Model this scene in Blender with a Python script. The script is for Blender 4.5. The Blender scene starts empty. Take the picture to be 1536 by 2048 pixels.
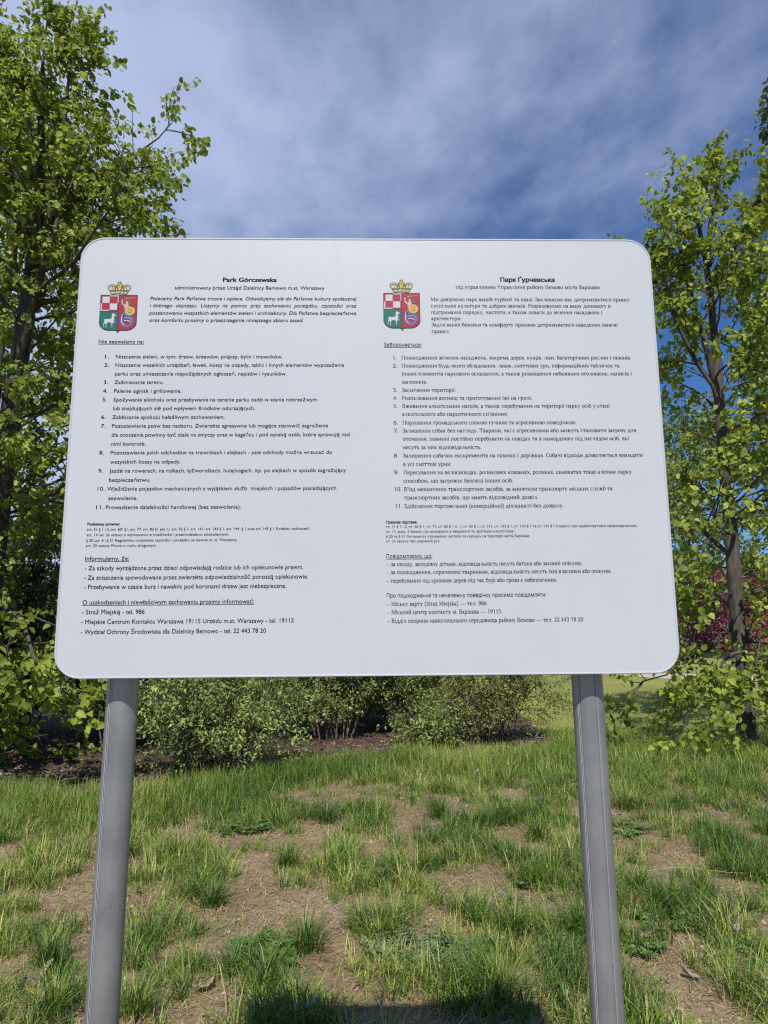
import bpy, bmesh, math, random
import numpy as np
from mathutils import Matrix, Vector
C = bpy.context.scene.collection
SC = bpy.context.scene
RAD = math.radians

# ---------------------------------------------------------------- camera, sky, sun, exposure
EYE = 1.55
cam_d = bpy.data.cameras.new('camera')
cam = bpy.data.objects.new('camera', cam_d)
C.objects.link(cam)
ax = Vector((0.99976949, -0.02000589, -0.00779353))
up = Vector((0.00441463, -0.16368785, 0.98650231))
fw = Vector((0.02101157, 0.98630931, 0.1635618))
cam.matrix_world = Matrix(((ax.x, up.x, -fw.x, 0), (ax.y, up.y, -fw.y, 0), (ax.z, up.z, -fw.z, EYE), (0, 0, 0, 1)))
cam_d.sensor_fit = 'VERTICAL'
cam_d.sensor_height = 36.0
cam_d.sensor_width = 27.0
cam_d.lens = 36.0 * 1420 / 2048
cam_d.clip_start = 0.05
cam_d.clip_end = 3000
SC.camera = cam
SC.view_settings.view_transform = 'Standard'
SC.view_settings.look = 'None'
SC.view_settings.exposure = 0.12
SC.view_settings.gamma = 1.0
SC.cycles.use_denoising = False      # the denoiser smears the small print
SC.cycles.use_adaptive_sampling = False
SC.cycles.filter_width = 1.25
SC.cycles.sample_clamp_indirect = 4.0

SUN_EL, SUN_AZ = 51.9, 3.3          # the sun stands behind the viewer and shines towards +Y, a little to +X
sun_d = bpy.data.lights.new('sun', 'SUN')
sun_d.energy = 5.0
sun_d.angle = RAD(0.53)
sun_d.color = (1.0, 0.955, 0.88)
sun = bpy.data.objects.new('sun', sun_d)
C.objects.link(sun)
ce = math.cos(RAD(SUN_EL))
ldir = Vector((ce * math.sin(RAD(SUN_AZ)), ce * math.cos(RAD(SUN_AZ)), -math.sin(RAD(SUN_EL))))
sun.rotation_euler = ldir.to_track_quat('-Z', 'Y').to_euler()
sun.location = (0, -10, 20)


class NT:
    """small helper to wire shader nodes"""
    def __init__(s, tree):
        s.t = tree
        s.t.nodes.clear()

    def n(s, kind, ins=None, **props):
        nd = s.t.nodes.new(kind)
        for k, v in props.items():
            setattr(nd, k, v)
        for k, v in (ins or {}).items():
            if isinstance(v, tuple) and len(v) == 2 and hasattr(v[0], 'bl_idname'):
                s.t.links.new(v[0].outputs[v[1]], nd.inputs[k])
            elif hasattr(v, 'bl_idname'):
                s.t.links.new(v.outputs[0], nd.inputs[k])
            else:
                nd.inputs[k].default_value = v
        return nd

    def math(s, op, a, b=0.0, c=None, clamp=False):
        i = {0: a, 1: b}
        if c is not None:
            i[2] = c
        return s.n('ShaderNodeMath', i, operation=op, use_clamp=clamp)

    def ramp(s, fac, stops, interp='LINEAR'):
        r = s.n('ShaderNodeValToRGB', {0: fac})
        r.color_ramp.interpolation = interp
        el = r.color_ramp.elements
        while len(el) > 1:
            el.remove(el[-1])
        el[0].position = stops[0][0]
        el[0].color = (*stops[0][1], 1)
        for p, c in stops[1:]:
            e = el.new(p)
            e.color = (*c, 1)
        return r

    def mix(s, fac, a, b, mode='MIX'):
        m = s.n('ShaderNodeMixRGB', blend_type=mode)
        for i, v in ((0, fac), (1, a), (2, b)):
            if hasattr(v, 'bl_idname'):
                s.t.links.new(v.outputs[0], m.inputs[i])
            elif isinstance(v, tuple) and len(v) == 2 and hasattr(v[0], 'bl_idname'):
                s.t.links.new(v[0].outputs[v[1]], m.inputs[i])
            elif i and len(v) == 3:
                m.inputs[i].default_value = (*v, 1)
            else:
                m.inputs[i].default_value = v
        return m


world = bpy.data.worlds.new('World')
SC.world = world
world.use_nodes = True
w = NT(world.node_tree)
sky = w.n('ShaderNodeTexSky', sky_type='NISHITA', sun_disc=False, sun_elevation=RAD(SUN_EL), sun_rotation=RAD(180 + SUN_AZ),
          altitude=200.0, air_density=1.0, dust_density=0.35, ozone_density=3.0)
SKY_GRADE = (0.44, 0.72, 1.08)
tc = w.n('ShaderNodeTexCoord')
sep = w.n('ShaderNodeSeparateXYZ', {0: (tc, 'Generated')})
zc = w.math('MAXIMUM', (sep, 2), 0.06)
zc = w.math('ADD', zc, 0.06)
px_ = w.math('DIVIDE', (sep, 0), zc)
py_ = w.math('DIVIDE', (sep, 1), zc)
pl = w.n('ShaderNodeCombineXYZ', {0: px_, 1: py_, 2: 0.0})
rot = w.n('ShaderNodeMapping', {0: pl, 'Location': (3.1, 1.7, 0), 'Rotation': (0, 0, RAD(35)), 'Scale': (1.0, 0.7, 1)})
big = w.n('ShaderNodeTexNoise', {'Vector': rot, 'Scale': 0.9, 'Detail': 4.0, 'Roughness': 0.5, 'Distortion': 0.4})
fine = w.n('ShaderNodeTexNoise', {'Vector': rot, 'Scale': 3.2, 'Detail': 9.0, 'Roughness': 0.58, 'Distortion': 0.25})
mot = w.n('ShaderNodeTexNoise', {'Vector': rot, 'Scale': 9.0, 'Detail': 5.0, 'Roughness': 0.55})
# a veil of high cloud: thick in the left half of the view and overhead, thin low on the right
veil = w.math('MULTIPLY_ADD', px_, -0.62, 0.34)
vy = w.math('MULTIPLY_ADD', py_, -0.06, 0.12)
c1 = w.math('MULTIPLY_ADD', (big, 0), 1.5, -0.70)
c2 = w.math('MULTIPLY_ADD', (fine, 0), 0.8, -0.36)
c3 = w.math('MULTIPLY_ADD', (mot, 0), 0.55, -0.27)
cs = w.math('ADD', w.math('ADD', c1, c2), w.math('ADD', w.math('ADD', veil, vy), c3))
cf = w.n('ShaderNodeMapRange', {0: cs, 1: -0.15, 2: 1.0, 3: 0.0, 4: 0.8}, interpolation_type='SMOOTHSTEP')
skyg = w.mix(1.0, sky, SKY_GRADE, 'MULTIPLY')
ahead = w.n('ShaderNodeMapRange', {0: (sep, 1), 1: -0.25, 2: 0.45, 3: 0.12, 4: 1.0}, interpolation_type='SMOOTHSTEP')
cf = w.math('MULTIPLY', cf, ahead)      # cloud kept ahead; unseen sky behind and overhead thinned to deepen the shadows
mixc = w.mix(cf, skyg, (5.7, 6.6, 9.2))
bg = w.n('ShaderNodeBackground', {0: mixc, 1: 0.09})
w.n('ShaderNodeOutputWorld', {0: bg})

# ---------------------------------------------------------------- helpers
def tag(o, label=None, cat=None, group=None, kind=None):
    if label: o['label'] = label
    if cat: o['category'] = cat
    if group: o['group'] = group
    if kind: o['kind'] = kind
    return o


def thing(name, label, cat, loc=(0, 0, 0), group=None):
    o = bpy.data.objects.new(name, None)
    o.empty_display_size = 0.2
    C.objects.link(o)
    o.location = loc
    return tag(o, label, cat, group)


def new_mat(name):
    m = bpy.data.materials.new(name)
    m.use_nodes = True
    return m, NT(m.node_tree)


def link(name, me, parent=None, mat=None, smooth=False):
    o = bpy.data.objects.new(name, me)
    C.objects.link(o)
    if parent is not None:
        o.parent = parent
    if mat is not None:
        for mm in (mat if isinstance(mat, (list, tuple)) else [mat]):
            me.materials.append(mm)
    if smooth:
        me.polygons.foreach_set('use_smooth', np.ones(len(me.polygons), bool))
    return o


def np_mesh(name, V, faces, tint=None, matidx=None):
    """V (n,3); faces: list of (m,k) int arrays; tint: list of (m,) floats, one array per faces entry"""
    me = bpy.data.meshes.new(name)
    V = np.ascontiguousarray(V, np.float32)
    me.vertices.add(len(V))
    me.vertices.foreach_set('co', V.ravel())
    loops = np.concatenate([f.ravel() for f in faces]).astype(np.int32)
    tot = np.concatenate([np.full(len(f), f.shape[1], np.int32) for f in faces])
    st = np.concatenate([[0], np.cumsum(tot)[:-1]]).astype(np.int32)
    me.loops.add(len(loops))
    me.loops.foreach_set('vertex_index', loops)
    me.polygons.add(len(tot))
    me.polygons.foreach_set('loop_start', st)
    me.polygons.foreach_set('loop_total', tot)
    if matidx is not None:
        me.polygons.foreach_set('material_index', np.concatenate(matidx).astype(np.int32))
    if tint is not None:
        a = me.attributes.new('tint', 'FLOAT', 'FACE')
        a.data.foreach_set('value', np.concatenate(tint).astype(np.float32))
    me.update(calc_edges=True)
    me.validate()
    return me


def bm_obj(name, bm, parent=None, mat=None, smooth=False):
    me = bpy.data.meshes.new(name)
    bm.normal_update()
    bm.to_mesh(me)
    bm.free()
    return link(name, me, parent, mat, smooth)


def norm(a):
    return a / np.maximum(np.linalg.norm(a, axis=-1, keepdims=True), 1e-9)


def vnoise(x, y, seed=0):
    """smooth value noise 0..1"""
    xi, yi = np.floor(x).astype(np.int64), np.floor(y).astype(np.int64)
    fx, fy = x - xi, y - yi
    fx, fy = fx * fx * (3 - 2 * fx), fy * fy * (3 - 2 * fy)

    def hsh(a, b):
        h = (a * 374761393 + b * 668265263 + seed * 974634777) & 0x7fffffff
        h = ((h ^ (h >> 13)) * 1274126177) & 0x7fffffff
        return ((h ^ (h >> 16)) & 0xffff) / 65535.0
    return (hsh(xi, yi) * (1 - fx) + hsh(xi + 1, yi) * fx) * (1 - fy) + (hsh(xi, yi + 1) * (1 - fx) + hsh(xi + 1, yi + 1) * fx) * fy


def fbm(x, y, seed=0, oct=4):
    s, a, t = 0, 1.0, 0
    for k in range(oct):
        s = s + a * vnoise(x * 2 ** k, y * 2 ** k, seed + k)
        t += a
        a *= 0.5
    return s / t


def gh(x, y):
    """height of the ground"""
    x, y = np.asarray(x, float), np.asarray(y, float)
    fade = np.clip((26 - np.hypot(x, y)) / 14, 0, 1)
    return fade * (0.05 * (fbm(x * 0.5, y * 0.5, 5, 3) - 0.5) + 0.035 * (fbm(x * 3.2, y * 3.2, 9, 3) - 0.5))


def tubes(P, R, sides, closed=True):
    """P (n,k,3) centre lines, R (n,k) radii -> V, [quads]"""
    n, k, _ = P.shape
    T = np.empty_like(P)
    T[:, 1:-1] = P[:, 2:] - P[:, :-2]
    T[:, 0] = P[:, 1] - P[:, 0]
    T[:, -1] = P[:, -1] - P[:, -2]
    T = norm(T)
    ref = np.where(np.abs(T[..., 2:3]) < 0.9, np.array([0, 0, 1.0]), np.array([1.0, 0, 0]))
    U = norm(np.cross(T, ref))
    W = np.cross(T, U)
    a = np.arange(sides) * 2 * np.pi / sides
    V = P[:, :, None] + R[:, :, None, None] * (np.cos(a)[:, None] * U[:, :, None] + np.sin(a)[:, None] * W[:, :, None])
    idx = np.arange(n * k * sides).reshape(n, k, sides)
    q = np.stack([idx[:, :-1], np.roll(idx[:, :-1], -1, 2), np.roll(idx[:, 1:], -1, 2), idx[:, 1:]], -1).reshape(-1, 4)
    return V.reshape(-1, 3), q


def merge(parts):
    """[(V, quads)] -> V, quads"""
    vs, qs, o = [], [], 0
    for V, q in parts:
        vs.append(V)
        qs.append(q + o)
        o += len(V)
    return np.concatenate(vs), np.concatenate(qs)


# ---------------------------------------------------------------- materials
def leaf_mat(name, dark, mid, light, trans=(0.30, 0.45, 0.06), tf=0.35, rough=0.42):
    m, t = new_mat(name)
    at = t.n('ShaderNodeAttribute', attribute_name='tint')
    geo = t.n('ShaderNodeNewGeometry')
    nz = t.n('ShaderNodeTexNoise', {'Vector': (geo, 'Position'), 'Scale': 1.3, 'Detail': 2.0})
    f = t.math('ADD', (at, 'Fac'), t.math('MULTIPLY_ADD', (nz, 0), 0.7, -0.35), clamp=True)
    col = t.ramp(f, [(0.0, dark), (0.5, mid), (1.0, light)])
    pb = t.n('ShaderNodeBsdfPrincipled', {'Base Color': col, 'Roughness': rough})
    pb.inputs['Specular IOR Level'].default_value = 0.45
    tcol = t.mix(0.5, col, trans)
    tr = t.n('ShaderNodeBsdfTranslucent', {0: tcol})
    mx = t.n('ShaderNodeMixShader', {0: tf, 1: pb, 2: tr})
    t.n('ShaderNodeOutputMaterial', {0: mx})
    return m


def bark_mat(name, a, b, scale=9.0):
    m, t = new_mat(name)
    geo = t.n('ShaderNodeNewGeometry')
    mp = t.n('ShaderNodeMapping', {0: (geo, 'Position'), 'Scale': (1, 1, 0.3)})
    n1 = t.n('ShaderNodeTexNoise', {'Vector': mp, 'Scale': scale, 'Detail': 7.0, 'Roughness': 0.65})
    n2 = t.n('ShaderNodeTexVoronoi', {'Vector': mp, 'Scale': scale * 2.2})
    f = t.math('ADD', t.math('MULTIPLY', (n1, 0), 0.8), t.math('MULTIPLY', (n2, 0), 0.35))
    col = t.ramp(f, [(0.3, a), (0.75, b)])
    bp = t.n('ShaderNodeBump', {'Height': f, 'Strength': 0.7, 'Distance': 0.02})
    pb = t.n('ShaderNodeBsdfPrincipled', {'Base Color': col, 'Roughness': 0.9, 'Normal': bp})
    t.n('ShaderNodeOutputMaterial', {0: pb})
    return m


def plain_mat(name, col, rough=0.6, metal=0.0, spec=0.4):
    m, t = new_mat(name)
    geo = t.n('ShaderNodeNewGeometry')
    nz = t.n('ShaderNodeTexNoise', {'Vector': (geo, 'Position'), 'Scale': 40.0, 'Detail': 4.0})
    c = t.mix((nz, 0), tuple(v * 0.93 for v in col), tuple(min(1, v * 1.06) for v in col))
    pb = t.n('ShaderNodeBsdfPrincipled', {'Base Color': c, 'Roughness': rough, 'Metallic': metal})
    pb.inputs['Specular IOR Level'].default_value = spec
    t.n('ShaderNodeOutputMaterial', {0: pb})
    return m


M_LINDEN = leaf_mat('linden_leaf', (0.08, 0.125, 0.012), (0.21, 0.275, 0.028), (0.40, 0.46, 0.065), (0.42, 0.55, 0.06), 0.42, 0.55)
M_SHRUB = leaf_mat('shrub_leaf', (0.08, 0.125, 0.022), (0.215, 0.28, 0.062), (0.40, 0.47, 0.14), (0.2, 0.3, 0.06), 0.25, 0.55)
M_OLIVE = leaf_mat('olive_shrub_leaf', (0.10, 0.11, 0.025), (0.19, 0.205, 0.05), (0.32, 0.33, 0.10), (0.3, 0.3, 0.06), 0.25, 0.6)
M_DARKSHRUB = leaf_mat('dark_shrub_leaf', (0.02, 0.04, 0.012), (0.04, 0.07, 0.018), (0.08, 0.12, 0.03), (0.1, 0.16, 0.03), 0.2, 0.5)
M_PURPLE = leaf_mat('purple_leaf', (0.13, 0.02, 0.045), (0.24, 0.035, 0.08), (0.40, 0.08, 0.16), (0.3, 0.03, 0.08), 0.3, 0.5)
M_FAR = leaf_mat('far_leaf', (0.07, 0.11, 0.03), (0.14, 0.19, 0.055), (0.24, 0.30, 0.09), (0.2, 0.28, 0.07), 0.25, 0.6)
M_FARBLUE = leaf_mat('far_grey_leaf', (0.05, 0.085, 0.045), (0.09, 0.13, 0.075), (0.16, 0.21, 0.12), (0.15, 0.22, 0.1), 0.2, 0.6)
M_BARK = bark_mat('linden_bark', (0.02, 0.016, 0.012), (0.10, 0.082, 0.064))
M_STEM = bark_mat('shrub_bark', (0.05, 0.035, 0.025), (0.2, 0.15, 0.11), 20)


def grass_mat(name, stops, tf=0.3):
    m, t = new_mat(name)
    at = t.n('ShaderNodeAttribute', attribute_name='tint')
    col = t.ramp((at, 'Fac'), stops)
    pb = t.n('ShaderNodeBsdfPrincipled', {'Base Color': col, 'Roughness': 0.5})
    pb.inputs['Specular IOR Level'].default_value = 0.35
    tr = t.n('ShaderNodeBsdfTranslucent', {0: col})
    mx = t.n('ShaderNodeMixShader', {0: tf, 1: pb, 2: tr})
    t.n('ShaderNodeOutputMaterial', {0: mx})
    return m


M_GRASS = grass_mat('grass_blade', [(0.0, (0.045, 0.11, 0.022)), (0.35, (0.14, 0.235, 0.036)), (0.68, (0.31, 0.395, 0.066)), (0.87, (0.45, 0.45, 0.13)), (1.0, (0.55, 0.46, 0.24))])
M_STRAW = grass_mat('straw', [(0.0, (0.20, 0.13, 0.07)), (0.5, (0.36, 0.27, 0.15)), (1.0, (0.55, 0.44, 0.27))], 0.1)
M_WEED = leaf_mat('weed_leaf', (0.055, 0.11, 0.02), (0.10, 0.18, 0.035), (0.19, 0.28, 0.07), (0.15, 0.25, 0.06), 0.2, 0.8)
M_GREYWEED = leaf_mat('grey_weed_leaf', (0.07, 0.105, 0.04), (0.135, 0.185, 0.075), (0.25, 0.30, 0.14), (0.2, 0.28, 0.10), 0.2, 0.85)

# ---------------------------------------------------------------- ground, bed, path
BED_FRONT = [(-16, 7.9), (-9, 7.9), (-5.5, 7.65), (-3.7, 7.55), (-2.75, 7.3), (-2.18, 7.45), (-1.53, 7.9), (-0.7, 8.65), (0.38, 9.35), (1.62, 9.15), (2.5, 9.5), (2.95, 10.4), (3.1, 12.5), (2.6, 15.5)]


def bed_edge(x):
    """y of the front edge of the mulch bed at x"""
    xs = np.array([p[0] for p in BED_FRONT[:-2]])
    ys = np.array([p[1] for p in BED_FRONT[:-2]])
    return np.interp(x, xs, ys) - 0.5


def in_bed(x, y, pad=0.0):
    wob = 0.18 * (fbm(x * 1.7, y * 1.7, 33, 3) - 0.5)
    right = np.interp(y, [8.8, 10.0, 12.5, 15.5], [2.15, 2.45, 2.7, 2.4])
    return (y > bed_edge(x) + wob + pad) & (x < right + wob - pad) & (y < 15.5 - pad) & (x > -16)


gm, t = new_mat('worn_soil')
geo = t.n('ShaderNodeNewGeometry')
P_ = (geo, 'Position')
sp = t.n('ShaderNodeSeparateXYZ', {0: P_})
n1 = t.n('ShaderNodeTexNoise', {'Vector': P_, 'Scale': 1.6, 'Detail': 5.0, 'Roughness': 0.6})
n2 = t.n('ShaderNodeTexNoise', {'Vector': P_, 'Scale': 22.0, 'Detail': 8.0, 'Roughness': 0.7})
n3 = t.n('ShaderNodeTexVoronoi', {'Vector': P_, 'Scale': 85.0})
n4 = t.n('ShaderNodeTexNoise', {'Vector': P_, 'Scale': 0.35, 'Detail': 6.0, 'Roughness': 0.6})
soil = t.ramp((n1, 0), [(0.3, (0.195, 0.138, 0.086)), (0.55, (0.285, 0.21, 0.136)), (0.75, (0.39, 0.305, 0.207))])
grit = t.ramp((n2, 0), [(0.3, (0.42, 0.38, 0.34)), (0.5, (0.9, 0.88, 0.84)), (0.72, (1.25, 1.2, 1.1))])
soil2 = t.mix(0.85, soil, grit, 'MULTIPLY')
lawn = t.ramp((n4, 0), [(0.3, (0.17, 0.19, 0.05)), (0.5, (0.23, 0.245, 0.07)), (0.7, (0.31, 0.29, 0.10))])
lawn2 = t.mix(0.5, lawn, grit, 'MULTIPLY')
far_f = t.n('ShaderNodeMapRange', {0: (sp, 1), 1: 8.6, 2: 12.0}, interpolation_type='SMOOTHSTEP')
col = t.mix(far_f, soil2, lawn2)
bh = t.math('ADD', (n2, 0), t.math('MULTIPLY', (n3, 0), 0.35))
bp = t.n('ShaderNodeBump', {'Height': bh, 'Strength': 0.8, 'Distance': 0.02})
pb = t.n('ShaderNodeBsdfPrincipled', {'Base Color': col, 'Roughness': 0.95, 'Normal': bp})
pb.inputs['Specular IOR Level'].default_value = 0.15
t.n('ShaderNodeOutputMaterial', {0: pb})


def axis(lo, a, b, hi, step, grow=1.22):
    mid = list(np.arange(a, b + 1e-6, step))
    out, s, v = [], step, b
    while v < hi:
        s *= grow
        v += s
        out.append(v)
    pre, s, v = [], step, a
    while v > lo:
        s *= grow
        v -= s
        pre.append(v)
    return np.array(pre[::-1] + mid + out)


xs = axis(-700, -6.5, 6.5, 700, 0.055)
ys = axis(-60, 1.2, 12.0, 1600, 0.055)
X, Y = np.meshgrid(xs, ys)
Z = gh(X, Y)
V = np.stack([X, Y, Z], -1).reshape(-1, 3)
idx = np.arange(X.size).reshape(X.shape)
q = np.stack([idx[:-1, :-1], idx[:-1, 1:], idx[1:, 1:], idx[1:, :-1]], -1).reshape(-1, 4)
g = link('ground', np_mesh('ground', V, [q]), None, gm, True)
tag(g, kind='structure')

bmn, t = new_mat('bark_mulch')
geo = t.n('ShaderNodeNewGeometry')
P_ = (geo, 'Position')
mp = t.n('ShaderNodeMapping', {0: P_, 'Scale': (0.6, 1.6, 1)})
n1 = t.n('ShaderNodeTexNoise', {'Vector': mp, 'Scale': 14.0, 'Detail': 8.0, 'Roughness': 0.7})
n2 = t.n('ShaderNodeTexVoronoi', {'Vector': mp, 'Scale': 30.0})
col = t.ramp((n1, 0), [(0.3, (0.03, 0.019, 0.013)), (0.55, (0.085, 0.055, 0.038)), (0.75, (0.19, 0.13, 0.09))])
bp = t.n('ShaderNodeBump', {'Height': t.math('ADD', (n1, 0), (n2, 0)), 'Strength': 1.0, 'Distance': 0.03})
pb = t.n('ShaderNodeBsdfPrincipled', {'Base Color': col, 'Roughness': 0.95, 'Normal': bp})
t.n('ShaderNodeOutputMaterial', {0: pb})
bx = np.arange(-14, 3.6, 0.07)
by = np.arange(6.9, 15.6, 0.07)
X, Y = np.meshgrid(bx, by)
Z = gh(X, Y) + 0.014 + 0.02 * vnoise(X * 6, Y * 6, 3)
V = np.stack([X, Y, Z], -1).reshape(-1, 3)
idx = np.arange(X.size).reshape(X.shape)
q = np.stack([idx[:-1, :-1], idx[:-1, 1:], idx[1:, 1:], idx[1:, :-1]], -1).reshape(-1, 4)
cx, cy = (X[:-1, :-1] + 0.035).ravel(), (Y[:-1, :-1] + 0.035).ravel()
q = q[in_bed(cx, cy)]
used = np.unique(q)
remap = np.zeros(X.size, int)
remap[used] = np.arange(len(used))
bed = link('mulch_bed', np_mesh('mulch_bed', V[used], [remap[q]]), None, bmn, True)
tag(bed, kind='structure')

pm, t = new_mat('sandy_path')
geo = t.n('ShaderNodeNewGeometry')
n1 = t.n('ShaderNodeTexNoise', {'Vector': (geo, 'Position'), 'Scale': 3.0, 'Detail': 8.0, 'Roughness': 0.65})
col = t.ramp((n1, 0), [(0.3, (0.36, 0.29, 0.22)), (0.7, (0.5, 0.42, 0.34))])
bp = t.n('ShaderNodeBump', {'Height': (n1, 0), 'Strength': 0.4, 'Distance': 0.02})
pb = t.n('ShaderNodeBsdfPrincipled', {'Base Color': col, 'Roughness': 0.95, 'Normal': bp})
t.n('ShaderNodeOutputMaterial', {0: pb})
cl = np.array([(45, 16.0), (30, 17.2), (20, 18.2), (14, 19.6), (10.8, 21.8), (8.6, 25.0), (4.0, 28.5), (-6, 31), (-25, 33)], float)
tt = np.linspace(0, len(cl) - 1, 90)
cl = np.stack([np.interp(tt, np.arange(len(cl)), cl[:, k]) for k in (0, 1)], 1)
for _ in range(6):
    cl[1:-1] = (cl[:-2] + 2 * cl[1:-1] + cl[2:]) / 4
dn = norm(np.gradient(cl, axis=0))
nn = np.stack([-dn[:, 1], dn[:, 0]], 1)
wd = np.interp(tt, [0, 3.5, 5.5, 8], [1.7, 1.5, .7, .6]) + 0.2 * vnoise(tt * 3, tt * 0, 8)
L_, R_ = cl + nn * wd[:, None], cl - nn * wd[:, None]
V = np.concatenate([np.c_[L_, np.zeros(len(L_))], np.c_[R_, np.zeros(len(R_))]])
V[:, 2] = gh(V[:, 0], V[:, 1]) + 0.012
i = np.arange(len(cl) - 1)
q = np.stack([i, i + 1, i + 1 + len(cl), i + len(cl)], 1)
pth = link('path', np_mesh('path', V, [q]), None, pm)
tag(pth, kind='structure')

# ---------------------------------------------------------------- the information board on two posts
BY, BZ, BW, BH, BR = 1.3872, EYE + 0.3646, 1.2, 0.905, 0.05
PX = (-0.488, 0.4355)

m_panel, t = new_mat('white_sheeting')
geo = t.n('ShaderNodeNewGeometry')
n1 = t.n('ShaderNodeTexNoise', {'Vector': (geo, 'Position'), 'Scale': 2.2, 'Detail': 5.0, 'Roughness': 0.6})
n2 = t.n('ShaderNodeTexNoise', {'Vector': (geo, 'Position'), 'Scale': 420.0, 'Detail': 2.0})
mp = t.n('ShaderNodeMapping', {0: (geo, 'Position'), 'Scale': (9, 9, 1.2)})
n3 = t.n('ShaderNodeTexNoise', {'Vector': mp, 'Scale': 4.0, 'Detail': 6.0, 'Roughness': 0.7})
c0 = t.ramp((n1, 0), [(0.35, (0.465, 0.492, 0.518)), (0.65, (0.485, 0.507, 0.528))])
c1 = t.mix(t.n('ShaderNodeMapRange', {0: (n3, 0), 1: 0.55, 2: 0.8, 3: 0.0, 4: 0.16}), c0, (0.37, 0.39, 0.41))
bp = t.n('ShaderNodeBump', {'Height': (n2, 0), 'Strength': 0.04, 'Distance': 0.001})
rg = t.n('ShaderNodeMapRange', {0: (n3, 0), 3: 0.26, 4: 0.42})
pb = t.n('ShaderNodeBsdfPrincipled', {'Base Color': c1, 'Roughness': rg, 'Normal': bp})
pb.inputs['Specular IOR Level'].default_value = 0.5
t.n('ShaderNodeOutputMaterial', {0: pb})

m_alu, t = new_mat('galvanised_steel')
geo = t.n('ShaderNodeNewGeometry')
mp = t.n('ShaderNodeMapping', {0: (geo, 'Position'), 'Scale': (1, 1, 0.12)})
n1 = t.n('ShaderNodeTexNoise', {'Vector': mp, 'Scale': 60.0, 'Detail': 6.0, 'Roughness': 0.65})
n2 = t.n('ShaderNodeTexNoise', {'Vector': (geo, 'Position'), 'Scale': 9.0, 'Detail': 5.0, 'Roughness': 0.6})
n3 = t.n('ShaderNodeTexVoronoi', {'Vector': (geo, 'Position'), 'Scale': 34.0})
f = t.math('ADD', t.math('MULTIPLY', (n1, 0), 0.3), t.math('MULTIPLY', (n2, 0), 0.7))
c0 = t.ramp(f, [(0.35, (0.225, 0.24, 0.25)), (0.5, (0.28, 0.297, 0.306)), (0.72, (0.35, 0.367, 0.376))])
spt = t.n('ShaderNodeMapRange', {0: (n3, 0), 1: 0.05, 2: 0.09, 3: 0.55, 4: 0.0})
c1 = t.mix(spt, c0, (0.13, 0.13, 0.13))
bp = t.n('ShaderNodeBump', {'Height': f, 'Strength': 0.12, 'Distance': 0.003})
pb = t.n('ShaderNodeBsdfPrincipled', {'Base Color': c1, 'Roughness': 0.36, 'Metallic': 0.5, 'Normal': bp})
t.n('ShaderNodeOutputMaterial', {0: pb})
m_rim = plain_mat('rim_aluminium', (0.43, 0.46, 0.495), 0.5, 0.0)
m_highlight = plain_mat('groove_highlight', (0.40, 0.43, 0.47), 0.35, 0.3)  # paler than the posts, for the highlights painted beside their grooves
m_ink = plain_mat('black_ink', (0.016, 0.018, 0.026), 0.4)


def rrect(wd, hg, r, n=8):
    out = []
    for cx, cz, a0 in ((wd / 2 - r, hg / 2 - r, 0), (-wd / 2 + r, hg / 2 - r, 90), (-wd / 2 + r, -hg / 2 + r, 180), (wd / 2 - r, -hg / 2 + r, 270)):
        for k in range(n + 1):
            a = RAD(a0 + 90 * k / n)
            out.append((cx + r * math.cos(a), cz + r * math.sin(a)))
    return out


board = thing('information_board', 'large white park rules board with Polish and Ukrainian text on two grey round posts', 'sign', (0, BY, 0))


def loft(rings, close_first=False, close_last=False):
    """rings of (x, y, z) points, same count"""
    bm = bmesh.new()
    vr = [[bm.verts.new(p) for p in r] for r in rings]
    n = len(vr[0])
    for a, b in zip(vr, vr[1:]):
        for k in range(n):
            bm.faces.new((a[k], a[(k + 1) % n], b[(k + 1) % n], b[k]))
    if close_first:
        bm.faces.new(vr[0])
    if close_last:
        bm.faces.new(vr[-1][::-1])
    bmesh.ops.recalc_face_normals(bm, faces=bm.faces)
    return bm


def ring(inset, y):
    return [(x, y, z + BZ) for x, z in rrect(BW - 2 * inset, BH - 2 * inset, BR - inset)]


panel = bm_obj('panel', loft([ring(0.0046, 0.010), ring(0.0046, 0.0), ], True, True), board, m_panel)
# raised edging: a rolled lip round the panel, returned backwards
lip = [(0.0046, 0.002), (0.0045, -0.0003), (0.0038, -0.0007), (0.0027, -0.0009), (0.0013, -0.0008), (0.0003, 0.0004), (0.0, 0.003), (0.0, 0.024), (0.0022, 0.024), (0.0022, 0.0102), (0.0046, 0.0102)]
rim = bm_obj('rim', loft([ring(i_, y_) for i_, y_ in lip]), board, m_rim)

# two posts: round profile with fine lengthwise grooves
def post_profile(groove_deg):
    pts, r, n = [], 0.0302, 96
    for k in range(n):
        a = 360 * k / n
        rr = r
        for gd, dp, wdt in groove_deg:
            d = abs((a - gd + 180) % 360 - 180)
            if d < wdt:
                rr = r - dp * (1 if d < wdt * 0.6 else 0.4)
        pts.append((rr * math.cos(RAD(a)), rr * math.sin(RAD(a))))
    return pts


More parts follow.
